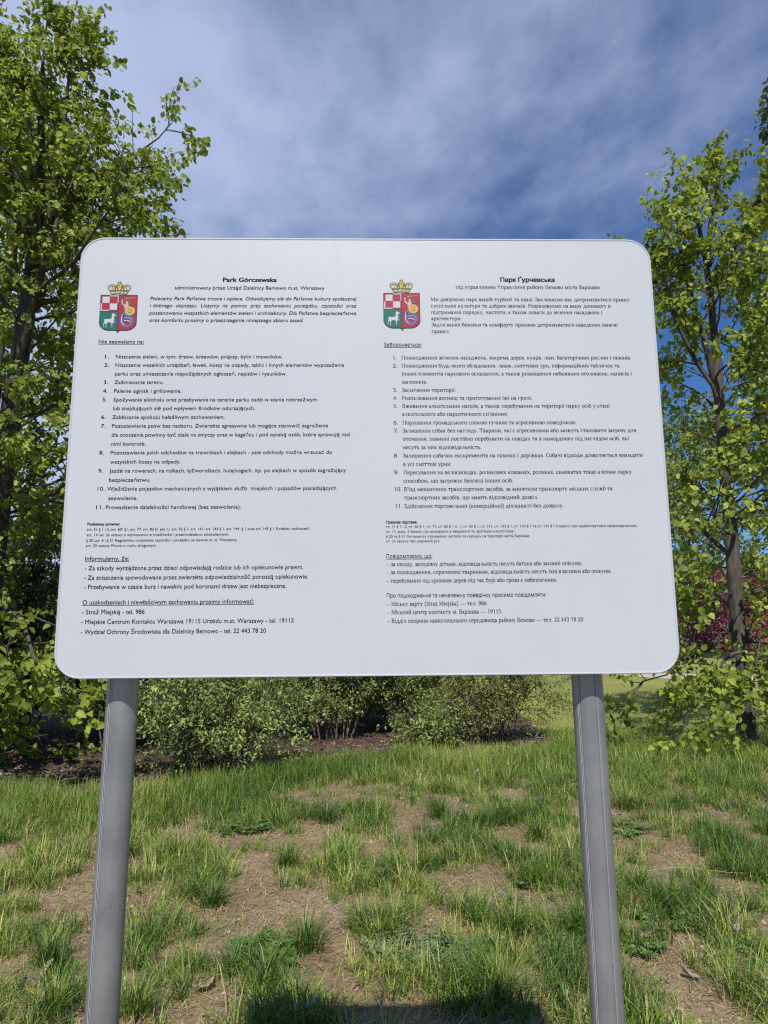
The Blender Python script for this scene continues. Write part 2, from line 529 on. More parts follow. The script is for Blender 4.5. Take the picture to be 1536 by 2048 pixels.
for x, gro in ((PX[0], [(237, 0.0016, 4.2), (246, 0.0012, 3.0), (20, 0.0016, 4), (140, 0.0016, 4)]), (PX[1], [(212, 0.0014, 4.0), (221, 0.0010, 3.0), (284, 0.0012, 3.0), (30, 0.0016, 4), (120, 0.0016, 4)])):
    lean = -0.0133 if x < 0 else 0.009
    prof = post_profile(gro)
    rings = [[(x + lean * (1.44 - z) + a, 0.0648 + b, z) for a, b in prof] for z in [-0.35] + list(np.linspace(0.0, 2.33, 8))]
    po = bm_obj('post', loft(rings, True, True), board, m_alu)
    # added pale strips: painted highlights along the groove edges
    for a_, r_ in (((236, .0010), (243, .0008)) if x < 0 else ((213, .0010), (219, .0007), (287, .0007))):
        cxs, cys = x + 0.0303 * math.cos(RAD(a_)), 0.0648 + 0.0303 * math.sin(RAD(a_))
        bm_obj('highlight_strip', loft([[(cxs + lean * (1.44 - z) + r_ * math.cos(q), cys + r_ * math.sin(q), z) for q in np.linspace(0, 2 * math.pi, 8, endpoint=False)] for z in np.linspace(-.3, 2.33, 9)], True, True), po, m_highlight, True)
    capr = []
    for rr, z in ((0.0305, 2.331), (0.0322, 2.331), (0.0322, 2.338), (0.030, 2.345), (0.018, 2.35), (0.004, 2.351)):
        capr.append([(x + lean * (1.44 - z) + rr * math.cos(a), 0.0648 + rr * math.sin(a), z) for a in np.linspace(0, 2 * math.pi, 24, endpoint=False)])
    bm_obj('cap', loft(capr, False, True), po, m_alu, True)

# clamp rails on the back of the panel, with a pipe clamp at each post
for z in (BZ + 0.27, BZ - 0.27):
    prof = [(0.0103, -0.02), (0.0103, 0.02), (0.013, 0.02), (0.013, 0.004), (0.030, 0.004), (0.030, 0.022), (0.0335, 0.022), (0.0335, -0.022), (0.030, -0.022), (0.030, -0.004), (0.013, -0.004), (0.013, -0.02)]
    rail = bm_obj('rail', loft([[(xx, a, z + b) for a, b in prof] for xx in (-0.56, 0.56)], True, True), board, m_alu)
    for x in PX:
        arc_o = [(x + 0.0345 * math.sin(a), 0.0648 - 0.0345 * math.cos(a)) for a in np.linspace(RAD(40), RAD(320), 24)]
        arc_i = [(x + 0.0312 * math.sin(a), 0.0648 - 0.0312 * math.cos(a)) for a in np.linspace(RAD(320), RAD(40), 24)]
        loop = [(x + 0.05, 0.034), (x + 0.05, 0.037), ] + arc_o + [(x - 0.05, 0.037), (x - 0.05, 0.034)] + arc_i
        bm = bmesh.new()
        lo = [bm.verts.new((a, b, z - 0.016)) for a, b in loop]
        f_ = bm.faces.new(lo)
        ex = bmesh.ops.extrude_face_region(bm, geom=[f_])
        bmesh.ops.translate(bm, vec=(0, 0, 0.032), verts=[v for v in ex['geom'] if isinstance(v, bmesh.types.BMVert)])
        bmesh.ops.recalc_face_normals(bm, faces=bm.faces)
        bm_obj('clamp', bm, rail, m_alu)

# ---- printed text
POLISH = [
    ('H', -0.3025, 0.3532, 0.1124, 'Park Górczewska'),
    ('s', -0.4017, 0.336, 0.3106, 'administrowany przez Urząd Dzielnicy Bemowo m.st. Warszawy'),
    ('i', -0.451, 0.3121, 0.4258, 'Polecamy Park Państwa trosce i opiece. Odwołujemy się do Państwa kultury społecznej'),
    ('i', -0.4511, 0.2966, 0.4259, 'i dobrego  obyczaju.  Liczymy  na  pomoc  przy  zachowaniu  porządku,  czystości  oraz'),
    ('i', -0.4515, 0.2803, 0.4263, 'poszanowaniu wszystkich elementów zieleni i architektury. Dla Państwa bezpieczeństwa'),
    ('i', -0.4512, 0.2645, 0.3165, 'oraz komfortu prosimy o przestrzeganie niniejszego zbioru zasad.'),
    ('u', -0.5514, 0.2178, 0.0916, 'Nie zezwalamy na:'),
    ('s', -0.5369, 0.1854, 0.0091, '1.'),
    ('s', -0.5371, 0.1675, 0.0095, '2.'),
    ('s', -0.5362, 0.131, 0.0082, '3.'),
    ('s', -0.5367, 0.1124, 0.009, '4.'),
    ('s', -0.5365, 0.0943, 0.0086, '5.'),
    ('s', -0.5371, 0.0576, 0.009, '6.'),
    ('s', -0.5365, 0.0393, 0.0089, '7.'),
    ('s', -0.5368, -0.0158, 0.0089, '8.'),
    ('s', -0.5366, -0.0528, 0.0088, '9.'),
    ('s', -0.536, -0.0891, 0.0138, '10.'),
    ('s', -0.5366, -0.1262, 0.0145, '11.'),
    ('s', -0.5148, 0.1854, 0.3387, 'Niszczenie zieleni, w tym: drzew, krzewów, pnączy, bylin i trawników.'),
    ('s', -0.5146, 0.1675, 0.4648, 'Niszczenie wszelkich urządzeń, ławek, koszy na odpady, tablic i innych elementów wyposażenia'),
    ('s', -0.5148, 0.1488, 0.3476, 'parku oraz umieszczania niepożądanych ogłoszeń, napisów i rysunków.'),
    ('s', -0.5146, 0.1309, 0.0991, 'Zaśmiecanie terenu.'),
    ('s', -0.5144, 0.1124, 0.1355, 'Palenie ognisk i grillowanie.'),
    ('s', -0.5146, 0.0939, 0.4095, 'Spożywanie alkoholu oraz przebywanie na terenie parku osób w stanie nietrzeźwym'),
    ('s', -0.5144, 0.0759, 0.2845, 'lub znajdujących się pod wpływem środków odurzających.'),
    ('s', -0.5149, 0.0575, 0.225, 'Zakłócanie spokoju hałaśliwym zachowaniem.'),
    ('s', -0.5143, 0.0393, 0.4321, 'Pozostawianie psów bez nadzoru. Zwierzęta agresywne lub mogące stanowić zagrożenie'),
    ('s', -0.5145, 0.0207, 0.4759, 'dla otoczenia powinny być stale na smyczy oraz w kagańcu i pod opieką osób, które sprawują nad'),
    ('s', -0.5142, 0.0022, 0.0686, 'nimi kontrolę.'),
    ('s', -0.5144, -0.0158, 0.4411, 'Pozostawianie psich odchodów na trawnikach i alejkach - psie odchody można wrzucać do'),
    ('s', -0.5142, -0.0346, 0.139, 'wszystkich koszy na odpady.'),
    ('s', -0.5147, -0.0529, 0.4688, 'Jazdę na rowerach, na rolkach, łyżworolkach, hulajnogach, itp. po alejkach w sposób zagrażający'),
    ('s', -0.5144, -0.0714, 0.0814, 'bezpieczeństwu.'),
    ('s', -0.5173, -0.0892, 0.452, 'Wjeżdżanie pojazdów mechanicznych z wyjątkiem służb  miejskich i pojazdów posiadających'),
    ('s', -0.5143, -0.108, 0.0577, 'zezwolenie.'),
    ('s', -0.5175, -0.1263, 0.2648, 'Prowadzenie działalności handlowej (bez zezwolenia).'),
    ('B', -0.5517, -0.1585, 0.0633, 'Podstawy prawne:'),
    ('t', -0.5519, -0.169, 0.4362, 'art. 51 § 1 i 2, art. 60³ §1, art. 77, art. 82 §1 pkt 1), art. 92 § 1, art. 141, art. 143 § 1, art. 144  § 1 oraz art. 145 § 1 Kodeksu wykroczeń,'),
    ('t', -0.5517, -0.1798, 0.2762, 'art. 14 ust. 2a ustawy o wychowaniu w trzeźwości i przeciwdziałaniu alkoholizmowi,'),
    ('t', -0.5518, -0.1907, 0.2936, '§ 20 ust. 4 i § 21 Regulaminu utrzymania czystości i porządku na terenie m. st. Warszawy,'),
    ('t', -0.552, -0.201, 0.1352, 'art. 33 ustawy Prawo o ruchu drogowym'),
    ('U', -0.5516, -0.2279, 0.0845, 'Informujemy, że:'),
    ('b', -0.5513, -0.2464, 0.4219, '- Za szkody wyrządzone przez dzieci odpowiadają rodzice lub ich opiekunowie prawni.'),
    ('b', -0.5514, -0.2648, 0.4321, '- Za zniszczenia spowodowane przez zwierzęta odpowiedzialność ponoszą opiekunowie.'),
    ('b', -0.5507, -0.2827, 0.3893, '- Przebywanie w czasie burz i nawałnic pod koronami drzew jest niebezpieczne.'),
    ('U', -0.5518, -0.3123, 0.3292, 'O uszkodzeniach i niewłaściwym zachowaniu prosimy informować:'),
    ('b', -0.5514, -0.3308, 0.119, '- Straż Miejską - tel. 986'),
    ('b', -0.5519, -0.3493, 0.4057, '- Miejskie Centrum Kontaktu Warszawa 19115 Urzędu m.st. Warszawy - tel. 19115'),
    ('b', -0.5515, -0.3684, 0.3525, '- Wydział Ochrony Środowiska dla Dzielnicy Bemowo - tel. 22 443 78 20'),
]
UKRAINIAN = [
    ('H', 0.2777, 0.3547, 0.1151, 'Парк Ґурчевська'),
    ('r', 0.1835, 0.3391, 0.3036, 'під управлінням Управління району Бемово міста Варшави'),
    ('r', 0.1306, 0.3115, 0.4177, 'Ми довіряємо парк вашій турботі та увазі. Закликаємо вас дотримуватися правил'),
    ('r', 0.1307, 0.2972, 0.3766, 'суспільної культури та добрих звичаїв. Розраховуємо на вашу допомогу в'),
    ('r', 0.1309, 0.2829, 0.3583, 'підтриманні порядку, чистоти, а також поваги до зелених насаджень і'),
    ('r', 0.131, 0.2691, 0.0626, 'архітектури.'),
    ('r', 0.1312, 0.2554, 0.3888, 'Задля вашої безпеки та комфорту просимо дотримуватися наведених нижче'),
    ('r', 0.1313, 0.2408, 0.0373, 'правил.'),
    ('u', 0.032, 0.2113, 0.0778, 'Забороняється:'),
    ('r', 0.0506, 0.1834, 0.0076, '1.'),
    ('r', 0.0496, 0.1657, 0.0092, '2.'),
    ('r', 0.0499, 0.1139, 0.0084, '3.'),
    ('r', 0.0498, 0.0969, 0.0087, '4.'),
    ('r', 0.0504, 0.08, 0.0083, '5.'),
    ('r', 0.0504, 0.0451, 0.0083, '6.'),
    ('r', 0.0507, 0.0284, 0.0087, '7.'),
    ('r', 0.0505, -0.0234, 0.0086, '8.'),
    ('r', 0.0506, -0.0579, 0.0086, '9.'),
    ('r', 0.0514, -0.0921, 0.0132, '10.'),
    ('r', 0.0522, -0.1265, 0.0128, '11.'),
    ('r', 0.0679, 0.1834, 0.4753, 'Пошкодження зелених насаджень, зокрема дерев, кущів, ліан, багаторічних рослин і газонів.'),
    ('r', 0.0681, 0.1661, 0.4504, 'Пошкодження будь-якого обладнання, лавок, сміттєвих урн, інформаційних табличок та'),
    ('r', 0.0683, 0.1489, 0.4742, 'інших елементів паркового оснащення, а також розміщення небажаних оголошень, написів і'),
    ('r', 0.0681, 0.1314, 0.0516, 'малюнків.'),
    ('r', 0.0679, 0.1139, 0.1098, 'Засмічення території.'),
    ('r', 0.0681, 0.0969, 0.2656, 'Розпалювання вогнищ та приготування їжі на грилі.'),
    ('r', 0.0683, 0.08, 0.4239, 'Вживання алкогольних напоїв, а також перебування на території парку осіб у стані'),
    ('r', 0.0681, 0.0631, 0.2147, "алкогольного або наркотичного сп'яніння."),
    ('r', 0.0682, 0.0451, 0.3542, 'Порушення громадського спокою гучною та агресивною поведінкою.'),
    ('r', 0.0684, 0.0283, 0.4754, 'Залишення собак без нагляду. Тварини, які є агресивними або можуть становити загрозу для'),
    ('r', 0.0686, 0.0113, 0.4589, 'оточення, повинні постійно перебувати на повідку та в наморднику під наглядом осіб, які'),
    ('r', 0.0684, -0.0062, 0.158, 'несуть за них відповідальність.'),
    ('r', 0.0686, -0.0235, 0.4849, 'Залишення собачих екскрементів на газонах і доріжках. Собачі відходи дозволяється викидати'),
    ('r', 0.0688, -0.0408, 0.0969, 'в усі сміттєві урни.'),
    ('r', 0.0689, -0.058, 0.46, 'Пересування на велосипедах, роликових ковзанах, роликах, самокатах тощо алеями парку'),
    ('r', 0.0687, -0.0751, 0.2199, 'способом, що загрожує безпеці інших осіб.'),
    ('r', 0.0697, -0.0922, 0.4183, "В'їзд механічних транспортних засобів, за винятком транспорту міських служб та"),
    ('r', 0.0699, -0.1092, 0.2672, 'транспортних засобів, що мають відповідний дозвіл.'),
    ('r', 0.0693, -0.1265, 0.3183, 'Здійснення торговельної (комерційної) діяльності без дозволу.'),
    ('B', 0.0331, -0.1576, 0.0619, 'Правова підстава:'),
    ('q', 0.033, -0.1664, 0.499, 'ст. 51 § 1 і 2, ст. 60 § 1, ст. 77, ст. 82 § 1 п. 1, ст. 92 § 1, ст. 141, ст. 143 § 1, ст. 144 § 1 та ст. 145 § 1 Кодексу про адміністративні правопорушення;'),
    ('q', 0.0333, -0.1761, 0.2542, 'ст. 14, розд. 2 Закону про виховання в тверезості та протидію алкоголізму;'),
    ('q', 0.0333, -0.1858, 0.2842, '§ 20 та § 21 Регламенту утримання чистоти та порядку на території міста Варшави;'),
    ('q', 0.0332, -0.195, 0.1067, 'ст. 33 Закону про дорожній рух.'),
    ('u', 0.0333, -0.2263, 0.0901, 'Повідомляємо, що:'),
    ('r', 0.034, -0.2417, 0.3839, '– за шкоду, заподіяну дітьми, відповідальність несуть батьки або законні опікуни;'),
    ('r', 0.0335, -0.2574, 0.4421, '– за пошкодження, спричинені тваринами, відповідальність несуть їхні власники або опікуни;'),
    ('r', 0.0333, -0.2739, 0.3337, '– перебування під кронами дерев під час бурі або грози є небезпечним.'),
    ('s', 0.0335, -0.303, 0.3109, 'Про пошкодження та неналежну поведінку просимо повідомляти:'),
    ('r', 0.0334, -0.3189, 0.1942, '– Міську варту (Straż Miejska) — тел. 986'),
    ('r', 0.0337, -0.3347, 0.2214, '– Міський центр контакту м. Варшава — 19115'),
    ('r', 0.0339, -0.3513, 0.381, '– Відділ охорони навколишнього середовища району Бемово — тел. 22 443 78 20'),
]


STYLE = {  # cap height in metres, boldness, slant
    'H': (0.0092, 0.085, 0), 's': (0.0075, 0.008, 0), 'i': (0.0075, 0.006, 0.22), 'u': (0.0075, 0.008, 0), 'B': (0.0053, 0.08, 0),
    't': (0.0051, 0.006, 0), 'U': (0.0084, 0.012, 0), 'b': (0.0084, 0.012, 0), 'r': (0.0075, 0, 0), 'q': (0.0050, 0, 0)}


def font_geom(s, bold):
    cu = bpy.data.curves.new('line', 'FONT')
    cu.body = s
    cu.size = 1.0
    cu.resolution_u = 3
    ob = bpy.data.objects.new('line', cu)
    C.objects.link(ob)
    dg = bpy.context.evaluated_depsgraph_get()
    me = ob.evaluated_get(dg).to_mesh()
    n = len(me.vertices)
    co = np.empty(n * 3, np.float32)
    me.vertices.foreach_get('co', co)
    fs = [tuple(p.vertices) for p in me.polygons]
    ob.evaluated_get(dg).to_mesh_clear()
    bpy.data.objects.remove(ob)
    bpy.data.curves.remove(cu)
    return co.reshape(-1, 3)[:, :2].astype(float), fs


hv, _ = font_geom('H', 0.0)
CAP = hv[:, 1].max() - hv[:, 1].min()


# a broad-nib serif alphabet: every glyph is a few pen strokes, thick when they run up and down, thin across
def st(x, a=0.0, b=1.0, s='bt'):
    o = [[(x, a), (x, b)]]
    if 'b' in s: o.append([(x - 0.2, a + 0.03), (x + 0.2, a + 0.03)])
    if 't' in s: o.append([(x - 0.2, b - 0.03), (x + 0.2, b - 0.03)])
    return o


def arc(cx, cy, rx, ry, a0=0, a1=360, n=14):
    return [[(cx + rx * math.cos(RAD(a0 + (a1 - a0) * k / n)), cy + ry * math.sin(RAD(a0 + (a1 - a0) * k / n))) for k in range(n + 1)]]


def thin(*pts):
    return [('n', list(pts))]


def dot(x, y, r=0.11):
    return [('d', (x, y, r))]


PB = [[(.25, .8), (.42, .96), (.65, .98), (.88, .75), (.88, .28), (.65, .03), (.42, .03), (.25, .2)]]
GL = {
    'а': (.92, [[(.15, .75), (.2, .92), (.38, .98), (.55, .9), (.6, .72), (.6, .15), (.68, .03), (.85, .08)], [(.6, .58), (.35, .48), (.14, .32), (.14, .15), (.26, .03), (.42, .04), (.6, .2)]]),
    'б': (1.05, arc(.52, .46, .4, .46) + [[(.13, .5), (.16, 1.0), (.4, 1.28), (.85, 1.42)]]),
    'в': (1.0, st(.25, 0, 1, '') + [[(.06, 1), (.5, 1), (.72, .9), (.72, .65), (.5, .53), (.25, .53)], [(.5, .53), (.82, .42), (.82, .12), (.58, 0), (.06, 0)]]),
    'г': (.9, st(.28) + [[(.28, .97), (.84, .97), (.84, .72)]]),
    'д': (1.12, [[(.1, .03), (1.02, .03)], [(.13, .03), (.1, -.28)], [(.98, .03), (1.01, -.28)], [(.8, 0), (.8, 1)], [(.32, .97), (.95, .97)]] + thin((.42, .97), (.38, .4), (.2, .03))),
    'е': (.98, arc(.52, .5, .4, .49, 20, 320) + [[(.14, .56), (.9, .56)]]),
    'є': (.92, arc(.52, .5, .4, .49, 45, 315) + [[(.14, .52), (.66, .52)]]),
    'ж': (1.5, st(.75) + [[(.14, .97), (.38, .9), (.52, .53), (.75, .53), (.98, .53), (1.12, .9), (1.36, .97)], [(.1, .03), (.3, .08), (.52, .53)], [(1.4, .03), (1.2, .08), (.98, .53)]]),
    'з': (.85, [[(.12, .78), (.28, .97), (.58, .97), (.7, .77), (.6, .57), (.33, .53)], [(.33, .53), (.66, .48), (.76, .27), (.62, .05), (.3, .02), (.1, .2)]]),
    'и': (1.2, st(.26) + st(.94) + thin((.26, .08), (.94, .92))),
    'і': (.56, st(.28) + dot(.28, 1.38)),
    'к': (1.08, st(.26) + thin((.26, .5), (.5, .53), (.72, .92), (.95, .97)) + [[(.5, .53), (.82, .05), (1.02, .03)]]),
    'л': (1.12, st(.86, 0, 1, 'b') + [[(.28, .97), (1.02, .97)]] + thin((.42, .97), (.38, .35), (.24, .05), (.06, .06))),
    'м': (1.42, st(1.18) + thin((.22, .0), (.26, 1)) + [[(.26, 1), (.7, .08)]] + thin((.7, .08), (1.18, 1)) + [[(.04, .03), (.42, .03)], [(.06, .97), (.3, .97)]]),
    'н': (1.2, st(.26) + st(.94) + [[(.26, .52), (.94, .52)]]),
    'о': (1.06, arc(.53, .5, .41, .49)),
    'п': (1.2, st(.26) + st(.94) + [[(.1, .97), (1.1, .97)]]),
    'р': (1.06, st(.25, -.5, 1) + PB),
    'с': (.94, arc(.52, .5, .4, .49, 48, 318)),
    'т': (1.06, st(.53, 0, 1, 'b') + [[(.08, .7), (.1, .97), (.96, .97), (.98, .7)]]),
    'у': (1.04, [[(.18, 1), (.55, .06)], [(.02, .97), (.38, .97)], [(.68, .97), (1.0, .97)]] + thin((.88, 1), (.5, -.12), (.34, -.42), (.12, -.42))),
    'ф': (1.5, st(.75, -.5, 1.4) + arc(.42, .5, .3, .49) + arc(1.08, .5, .3, .49)),
    'х': (1.06, [[(.2, 1), (.86, 0)], [(.04, .97), (.4, .97)], [(.66, .97), (1.0, .97)], [(.04, .03), (.38, .03)], [(.66, .03), (1.04, .03)]] + thin((.84, 1), (.2, 0))),
    'ц': (1.22, st(.26) + st(.94) + [[(.1, .03), (1.14, .03)], [(1.14, .03), (1.14, -.28)]]),
    'ч': (1.14, st(.88) + [[(.26, 1), (.26, .65), (.36, .47), (.6, .44), (.88, .56)], [(.08, .97), (.44, .97)]]),
    'ш': (1.62, st(.26) + st(.81) + st(1.36) + [[(.1, .03), (1.5, .03)]]),
    'ь': (.96, st(.26) + [[(.26, .55), (.6, .55), (.82, .42), (.82, .13), (.6, .02), (.26, .02)]]),
    'ю': (1.5, st(.26) + [[(.26, .52), (.64, .52)]] + arc(1.02, .5, .38, .49)),
    'я': (1.05, st(.8) + [[(.8, .97), (.42, .97), (.22, .85), (.22, .66), (.42, .5), (.8, .5)]] + thin((.52, .5), (.3, .06), (.06, .04))),
    's': (.8, [[(.64, .75), (.58, .95), (.3, .97), (.14, .76), (.3, .57), (.52, .47), (.68, .26), (.54, .04), (.26, .03), (.12, .25)]]),
    'r': (.74, st(.25) + [[(.25, .72), (.42, .95), (.66, .93)]]),
    't': (.62, [[(.28, 1.3), (.28, .18), (.38, .04), (.58, .1)], [(.06, .97), (.54, .97)]]),
    'z': (.9, [[(.12, .76), (.14, .97), (.76, .97)], [(.76, .97), (.12, .03)], [(.12, .03), (.78, .03), (.8, .25)]]),
    'j': (.58, [[(.3, 1), (.3, -.3), (.2, -.46), (.02, -.44)], [(.08, .97), (.3, .97)]] + dot(.3, 1.38)),
    'k': (1.06, st(.26, 0, 1.5) + thin((.26, .42), (.82, .97)) + [[(.45, .6), (.86, .03)], [(.62, .97), (.98, .97)], [(.7, .03), (1.04, .03)]]),
    '0': (1.06, arc(.53, .71, .38, .7)), '1': (1.06, st(.55, 0, 1.42, 'b') + [[(.28, 1.2), (.55, 1.4)]]),
    '2': (1.06, [[(.14, 1.08), (.22, 1.34), (.5, 1.41), (.8, 1.3), (.84, 1.02), (.62, .6), (.14, .05)], [(.14, .05), (.86, .05), (.92, .25)]]),
    '3': (1.06, [[(.18, 1.2), (.36, 1.4), (.64, 1.38), (.78, 1.1), (.62, .82), (.4, .76)], [(.4, .76), (.72, .7), (.86, .4), (.7, .08), (.36, .01), (.14, .12)]]),
    '4': (1.06, st(.7, 0, 1.42, '') + [[(.06, .42), (.98, .42)]] + thin((.7, 1.42), (.06, .42))),
    '5': (1.06, [[(.84, 1.38), (.34, 1.38)], [(.34, 1.38), (.24, .88)], [(.24, .88), (.6, .86), (.84, .6), (.8, .22), (.5, .02), (.14, .08)]]),
    '6': (1.06, arc(.54, .43, .37, .42) + [[(.17, .5), (.26, 1.0), (.5, 1.28), (.86, 1.42)]]),
    '7': (1.06, [[(.12, 1.12), (.18, 1.38), (.9, 1.38)], [(.9, 1.38), (.4, 0)]]),
    '8': (1.06, arc(.53, 1.06, .3, .35) + arc(.53, .37, .37, .37)),
    '9': (1.06, arc(.52, .98, .37, .43) + [[(.89, .95), (.8, .45), (.52, .13), (.18, 0)]]),
    '.': (.5, dot(.24, .1)), ',': (.5, dot(.24, .1) + thin((.32, .1), (.28, -.12), (.14, -.26))),
    ':': (.56, dot(.28, .1) + dot(.28, .85)), ';': (.56, dot(.28, .85) + dot(.28, .1) + thin((.36, .1), (.32, -.12), (.18, -.26))),
    '-': (.7, [[(.1, .44), (.6, .44)]]), '–': (1.06, [[(0, .44), (1.06, .44)]]), '—': (2.1, [[(0, .44), (2.1, .44)]]),
    '(': (.7, [[(.6, 1.5), (.3, 1.15), (.18, .55), (.3, -.1), (.6, -.42)]]), ')': (.7, [[(.1, 1.5), (.4, 1.15), (.52, .55), (.4, -.1), (.1, -.42)]]),
    "'": (.4, [[(.2, 1.45), (.2, 1.05)]]),
    '§': (1.04, [[(.78, 1.24), (.64, 1.42), (.36, 1.38), (.28, 1.16), (.5, .98), (.78, .78), (.8, .6), (.62, .46)], [(.4, .96), (.22, .78), (.26, .62), (.5, .42), (.74, .22), (.72, -.02), (.5, -.2), (.24, -.12), (.2, .06)]]),
}
GL.update({'a': GL['а'], 'e': GL['е'], 'i': GL['і']})
GL['й'] = (1.2, GL['и'][1] + [[(.36, 1.45), (.48, 1.24), (.72, 1.24), (.84, 1.45)]])
GL['ї'] = (.6, st(.3) + dot(.1, 1.36, .1) + dot(.5, 1.36, .1))
GL['щ'] = (1.66, GL['ш'][1] + [[(1.56, .03), (1.56, -.28)]])
GL['ż'] = (.9, GL['z'][1] + dot(.45, 1.34))


def cap_of(ch, kx=1.28, ky=1.42):
    adv, it = GL[ch]
    out = []
    for s in it:
        if isinstance(s, tuple):
            out.append((s[0], [(x * kx, y * ky) for x, y in s[1]]) if s[0] == 'n' else s)
        else:
            out.append([(x * kx, y * ky) for x, y in s])
    return adv * kx, out


for up_, lo_ in (('В', 'в'), ('З', 'з'), ('К', 'к'), ('М', 'м'), ('П', 'п'), ('С', 'с'), ('Т', 'т'), ('S', 's')):
    GL[up_] = cap_of(lo_)
GL['M'] = GL['М']
GL['Б'] = (1.3, st(.3, 0, 1.42) + [[(.1, 1.39), (1.02, 1.39), (1.02, 1.12)], [(.3, .8), (.75, .8), (1.08, .62), (1.08, .2), (.8, .02), (.3, .02)]])
GL['Р'] = (1.2, st(.3, 0, 1.42) + [[(.3, 1.39), (.75, 1.39), (1.05, 1.2), (1.05, .85), (.75, .68), (.3, .68)]])
GL['У'] = (1.4, [[(.25, 1.42), (.72, .48)], [(.02, 1.39), (.5, 1.39)], [(.9, 1.39), (1.35, 1.39)]] + thin((1.15, 1.42), (.66, .35), (.5, .06), (.2, .04)))


def stroke(pts, tk, tn, kk=1.0):
    p = np.array(pts, float)
    d = np.diff(p, axis=0)
    keep = np.r_[True, np.hypot(d[:, 0], d[:, 1]) > 1e-6]
    p = p[keep]
    d = norm(np.diff(p, axis=0))
    m = np.empty_like(p)
    m[0], m[-1] = d[0], d[-1]
    if len(p) > 2:
        m[1:-1] = norm(d[:-1] + d[1:])
    wdt = (tn + (tk * kk - tn if kk == 1.0 else 0.03) * np.abs(m[:, 1]) ** 1.3) / 2
    nrm = np.stack([-m[:, 1], m[:, 0]], 1)
    return p + nrm * wdt[:, None], p - nrm * wdt[:, None]


def serif_geom(s, tk=0.235, tn=0.085):
    vs, fs, x0 = [], [], 0.0
    for ch in s:
        if ch == ' ':
            x0 += 0.56
            continue
        adv, it = GL[ch]
        for sk in it:
            if isinstance(sk, tuple) and sk[0] == 'd':
                x, y, r = sk[1]
                b = len(vs)
                for k in range(8):
                    vs.append((x0 + x + r * math.cos(k * math.pi / 4), y + r * math.sin(k * math.pi / 4)))
                fs.append(tuple(range(b, b + 8)))
                continue
            a, c = stroke(sk[1], tk, tn, 0.5) if isinstance(sk, tuple) else stroke(sk, tk, tn)
            b = len(vs)
            for p, q_ in zip(a, c):
                vs.append((x0 + p[0], p[1]))
                vs.append((x0 + q_[0], q_[1]))
            for k in range(len(a) - 1):
                fs.append((b + 2 * k, b + 2 * k + 1, b + 2 * k + 3, b + 2 * k + 2))
        x0 += adv
    return np.array(vs), fs


SANS = {  # two letters the built-in alphabet fills badly, drawn with an even pen
    'н': (1.16, [[(.2, 0), (.2, 1.04)], [(.96, 0), (.96, 1.04)], [(.2, .54), (.96, .54)]]),
    'ь': (1.06, [[(.2, 0), (.2, 1.04)], [(.2, .60), (.62, .60), (.84, .48), (.88, .33), (.84, .18), (.62, .07), (.2, .07)]])}
ADV = {}


def sans_geom(s):
    if not ('н' in s or 'ь' in s):
        return font_geom(s, 0)
    if '||' not in ADV:
        c_, _ = font_geom('||', 0)
        ADV['||'] = c_[:, 0].max() - c_[:, 0].min()
    V, F, x, n = [], [], 0.0, 0
    for ch in s:
        if ch in SANS:
            adv, it = SANS[ch]
            u = CAP / 1.42
            for sk in it:
                a, c = stroke(sk, .16, .16)
                k = len(a)
                V.append(np.stack([a, c], 1).reshape(-1, 2) * u + np.array([x, 0]))
                F += [(n + 2 * j, n + 2 * j + 1, n + 2 * j + 3, n + 2 * j + 2) for j in range(k - 1)]
                n += 2 * k
            x += adv * u
            continue
        if ch not in ADV:
            c_, _ = font_geom('|' + ch + '|', 0)
            ADV[ch] = c_[:, 0].max() - c_[:, 0].min() - ADV['||']
        if ch != ' ':
            c_, f_ = font_geom(ch, 0)
            V.append(c_ + np.array([x, 0]))
            F += [tuple(i + n for i in q) for q in f_]
            n += len(c_)
        x += ADV[ch]
    return np.concatenate(V), F


def lettering(lines):
    V, F, off = [], [], 0
    for style, x, z, wdt, s in lines:
        cap, bold, slant = STYLE[style]
        if style in 'rq':
            co, fs = serif_geom(s)
            k = cap / 1.42
        else:
            co, fs = sans_geom(s)
            if bold:                    # a bold cut: the letters struck three times, a hair apart
                n0, c0_, f0 = len(co), co, fs
                for d_ in (0.5, 1.0):
                    b_ = len(co)
                    co = np.concatenate([co, c0_ + np.array([bold * d_, 0.0])])
                    fs = fs + [tuple(i + b_ for i in f) for f in f0]
            k = cap / CAP
        lo, hi = co[:, 0].min(), co[:, 0].max()
        base = 0.0
        co = np.stack([(co[:, 0] - lo) * (wdt / (hi - lo)) + (co[:, 1] - base) * k * slant, (co[:, 1] - base) * k], 1)
        if style in 'uU':
            n = len(co)
            co = np.concatenate([co, [(0, -0.0022), (wdt, -0.0022), (wdt, -0.0014), (0, -0.0014)]])
            fs = fs + [(n, n + 1, n + 2, n + 3)]
        V.append(np.stack([co[:, 0] + x, np.full(len(co), -0.0005), co[:, 1] + z + BZ], 1))
        F += [tuple(i + off for i in f) for f in fs]
        off += len(co)
    me = bpy.data.meshes.new('lettering')
    me.from_pydata(np.concatenate(V).tolist(), [], F)
    return me


pl_ = link('lettering', lettering(POLISH), board, m_ink)
tag(pl_, 'column of black Polish sans serif text with numbered rules')
ul_ = link('lettering', lettering(UKRAINIAN), board, m_ink)
tag(ul_, 'column of black Ukrainian serif text with numbered rules')

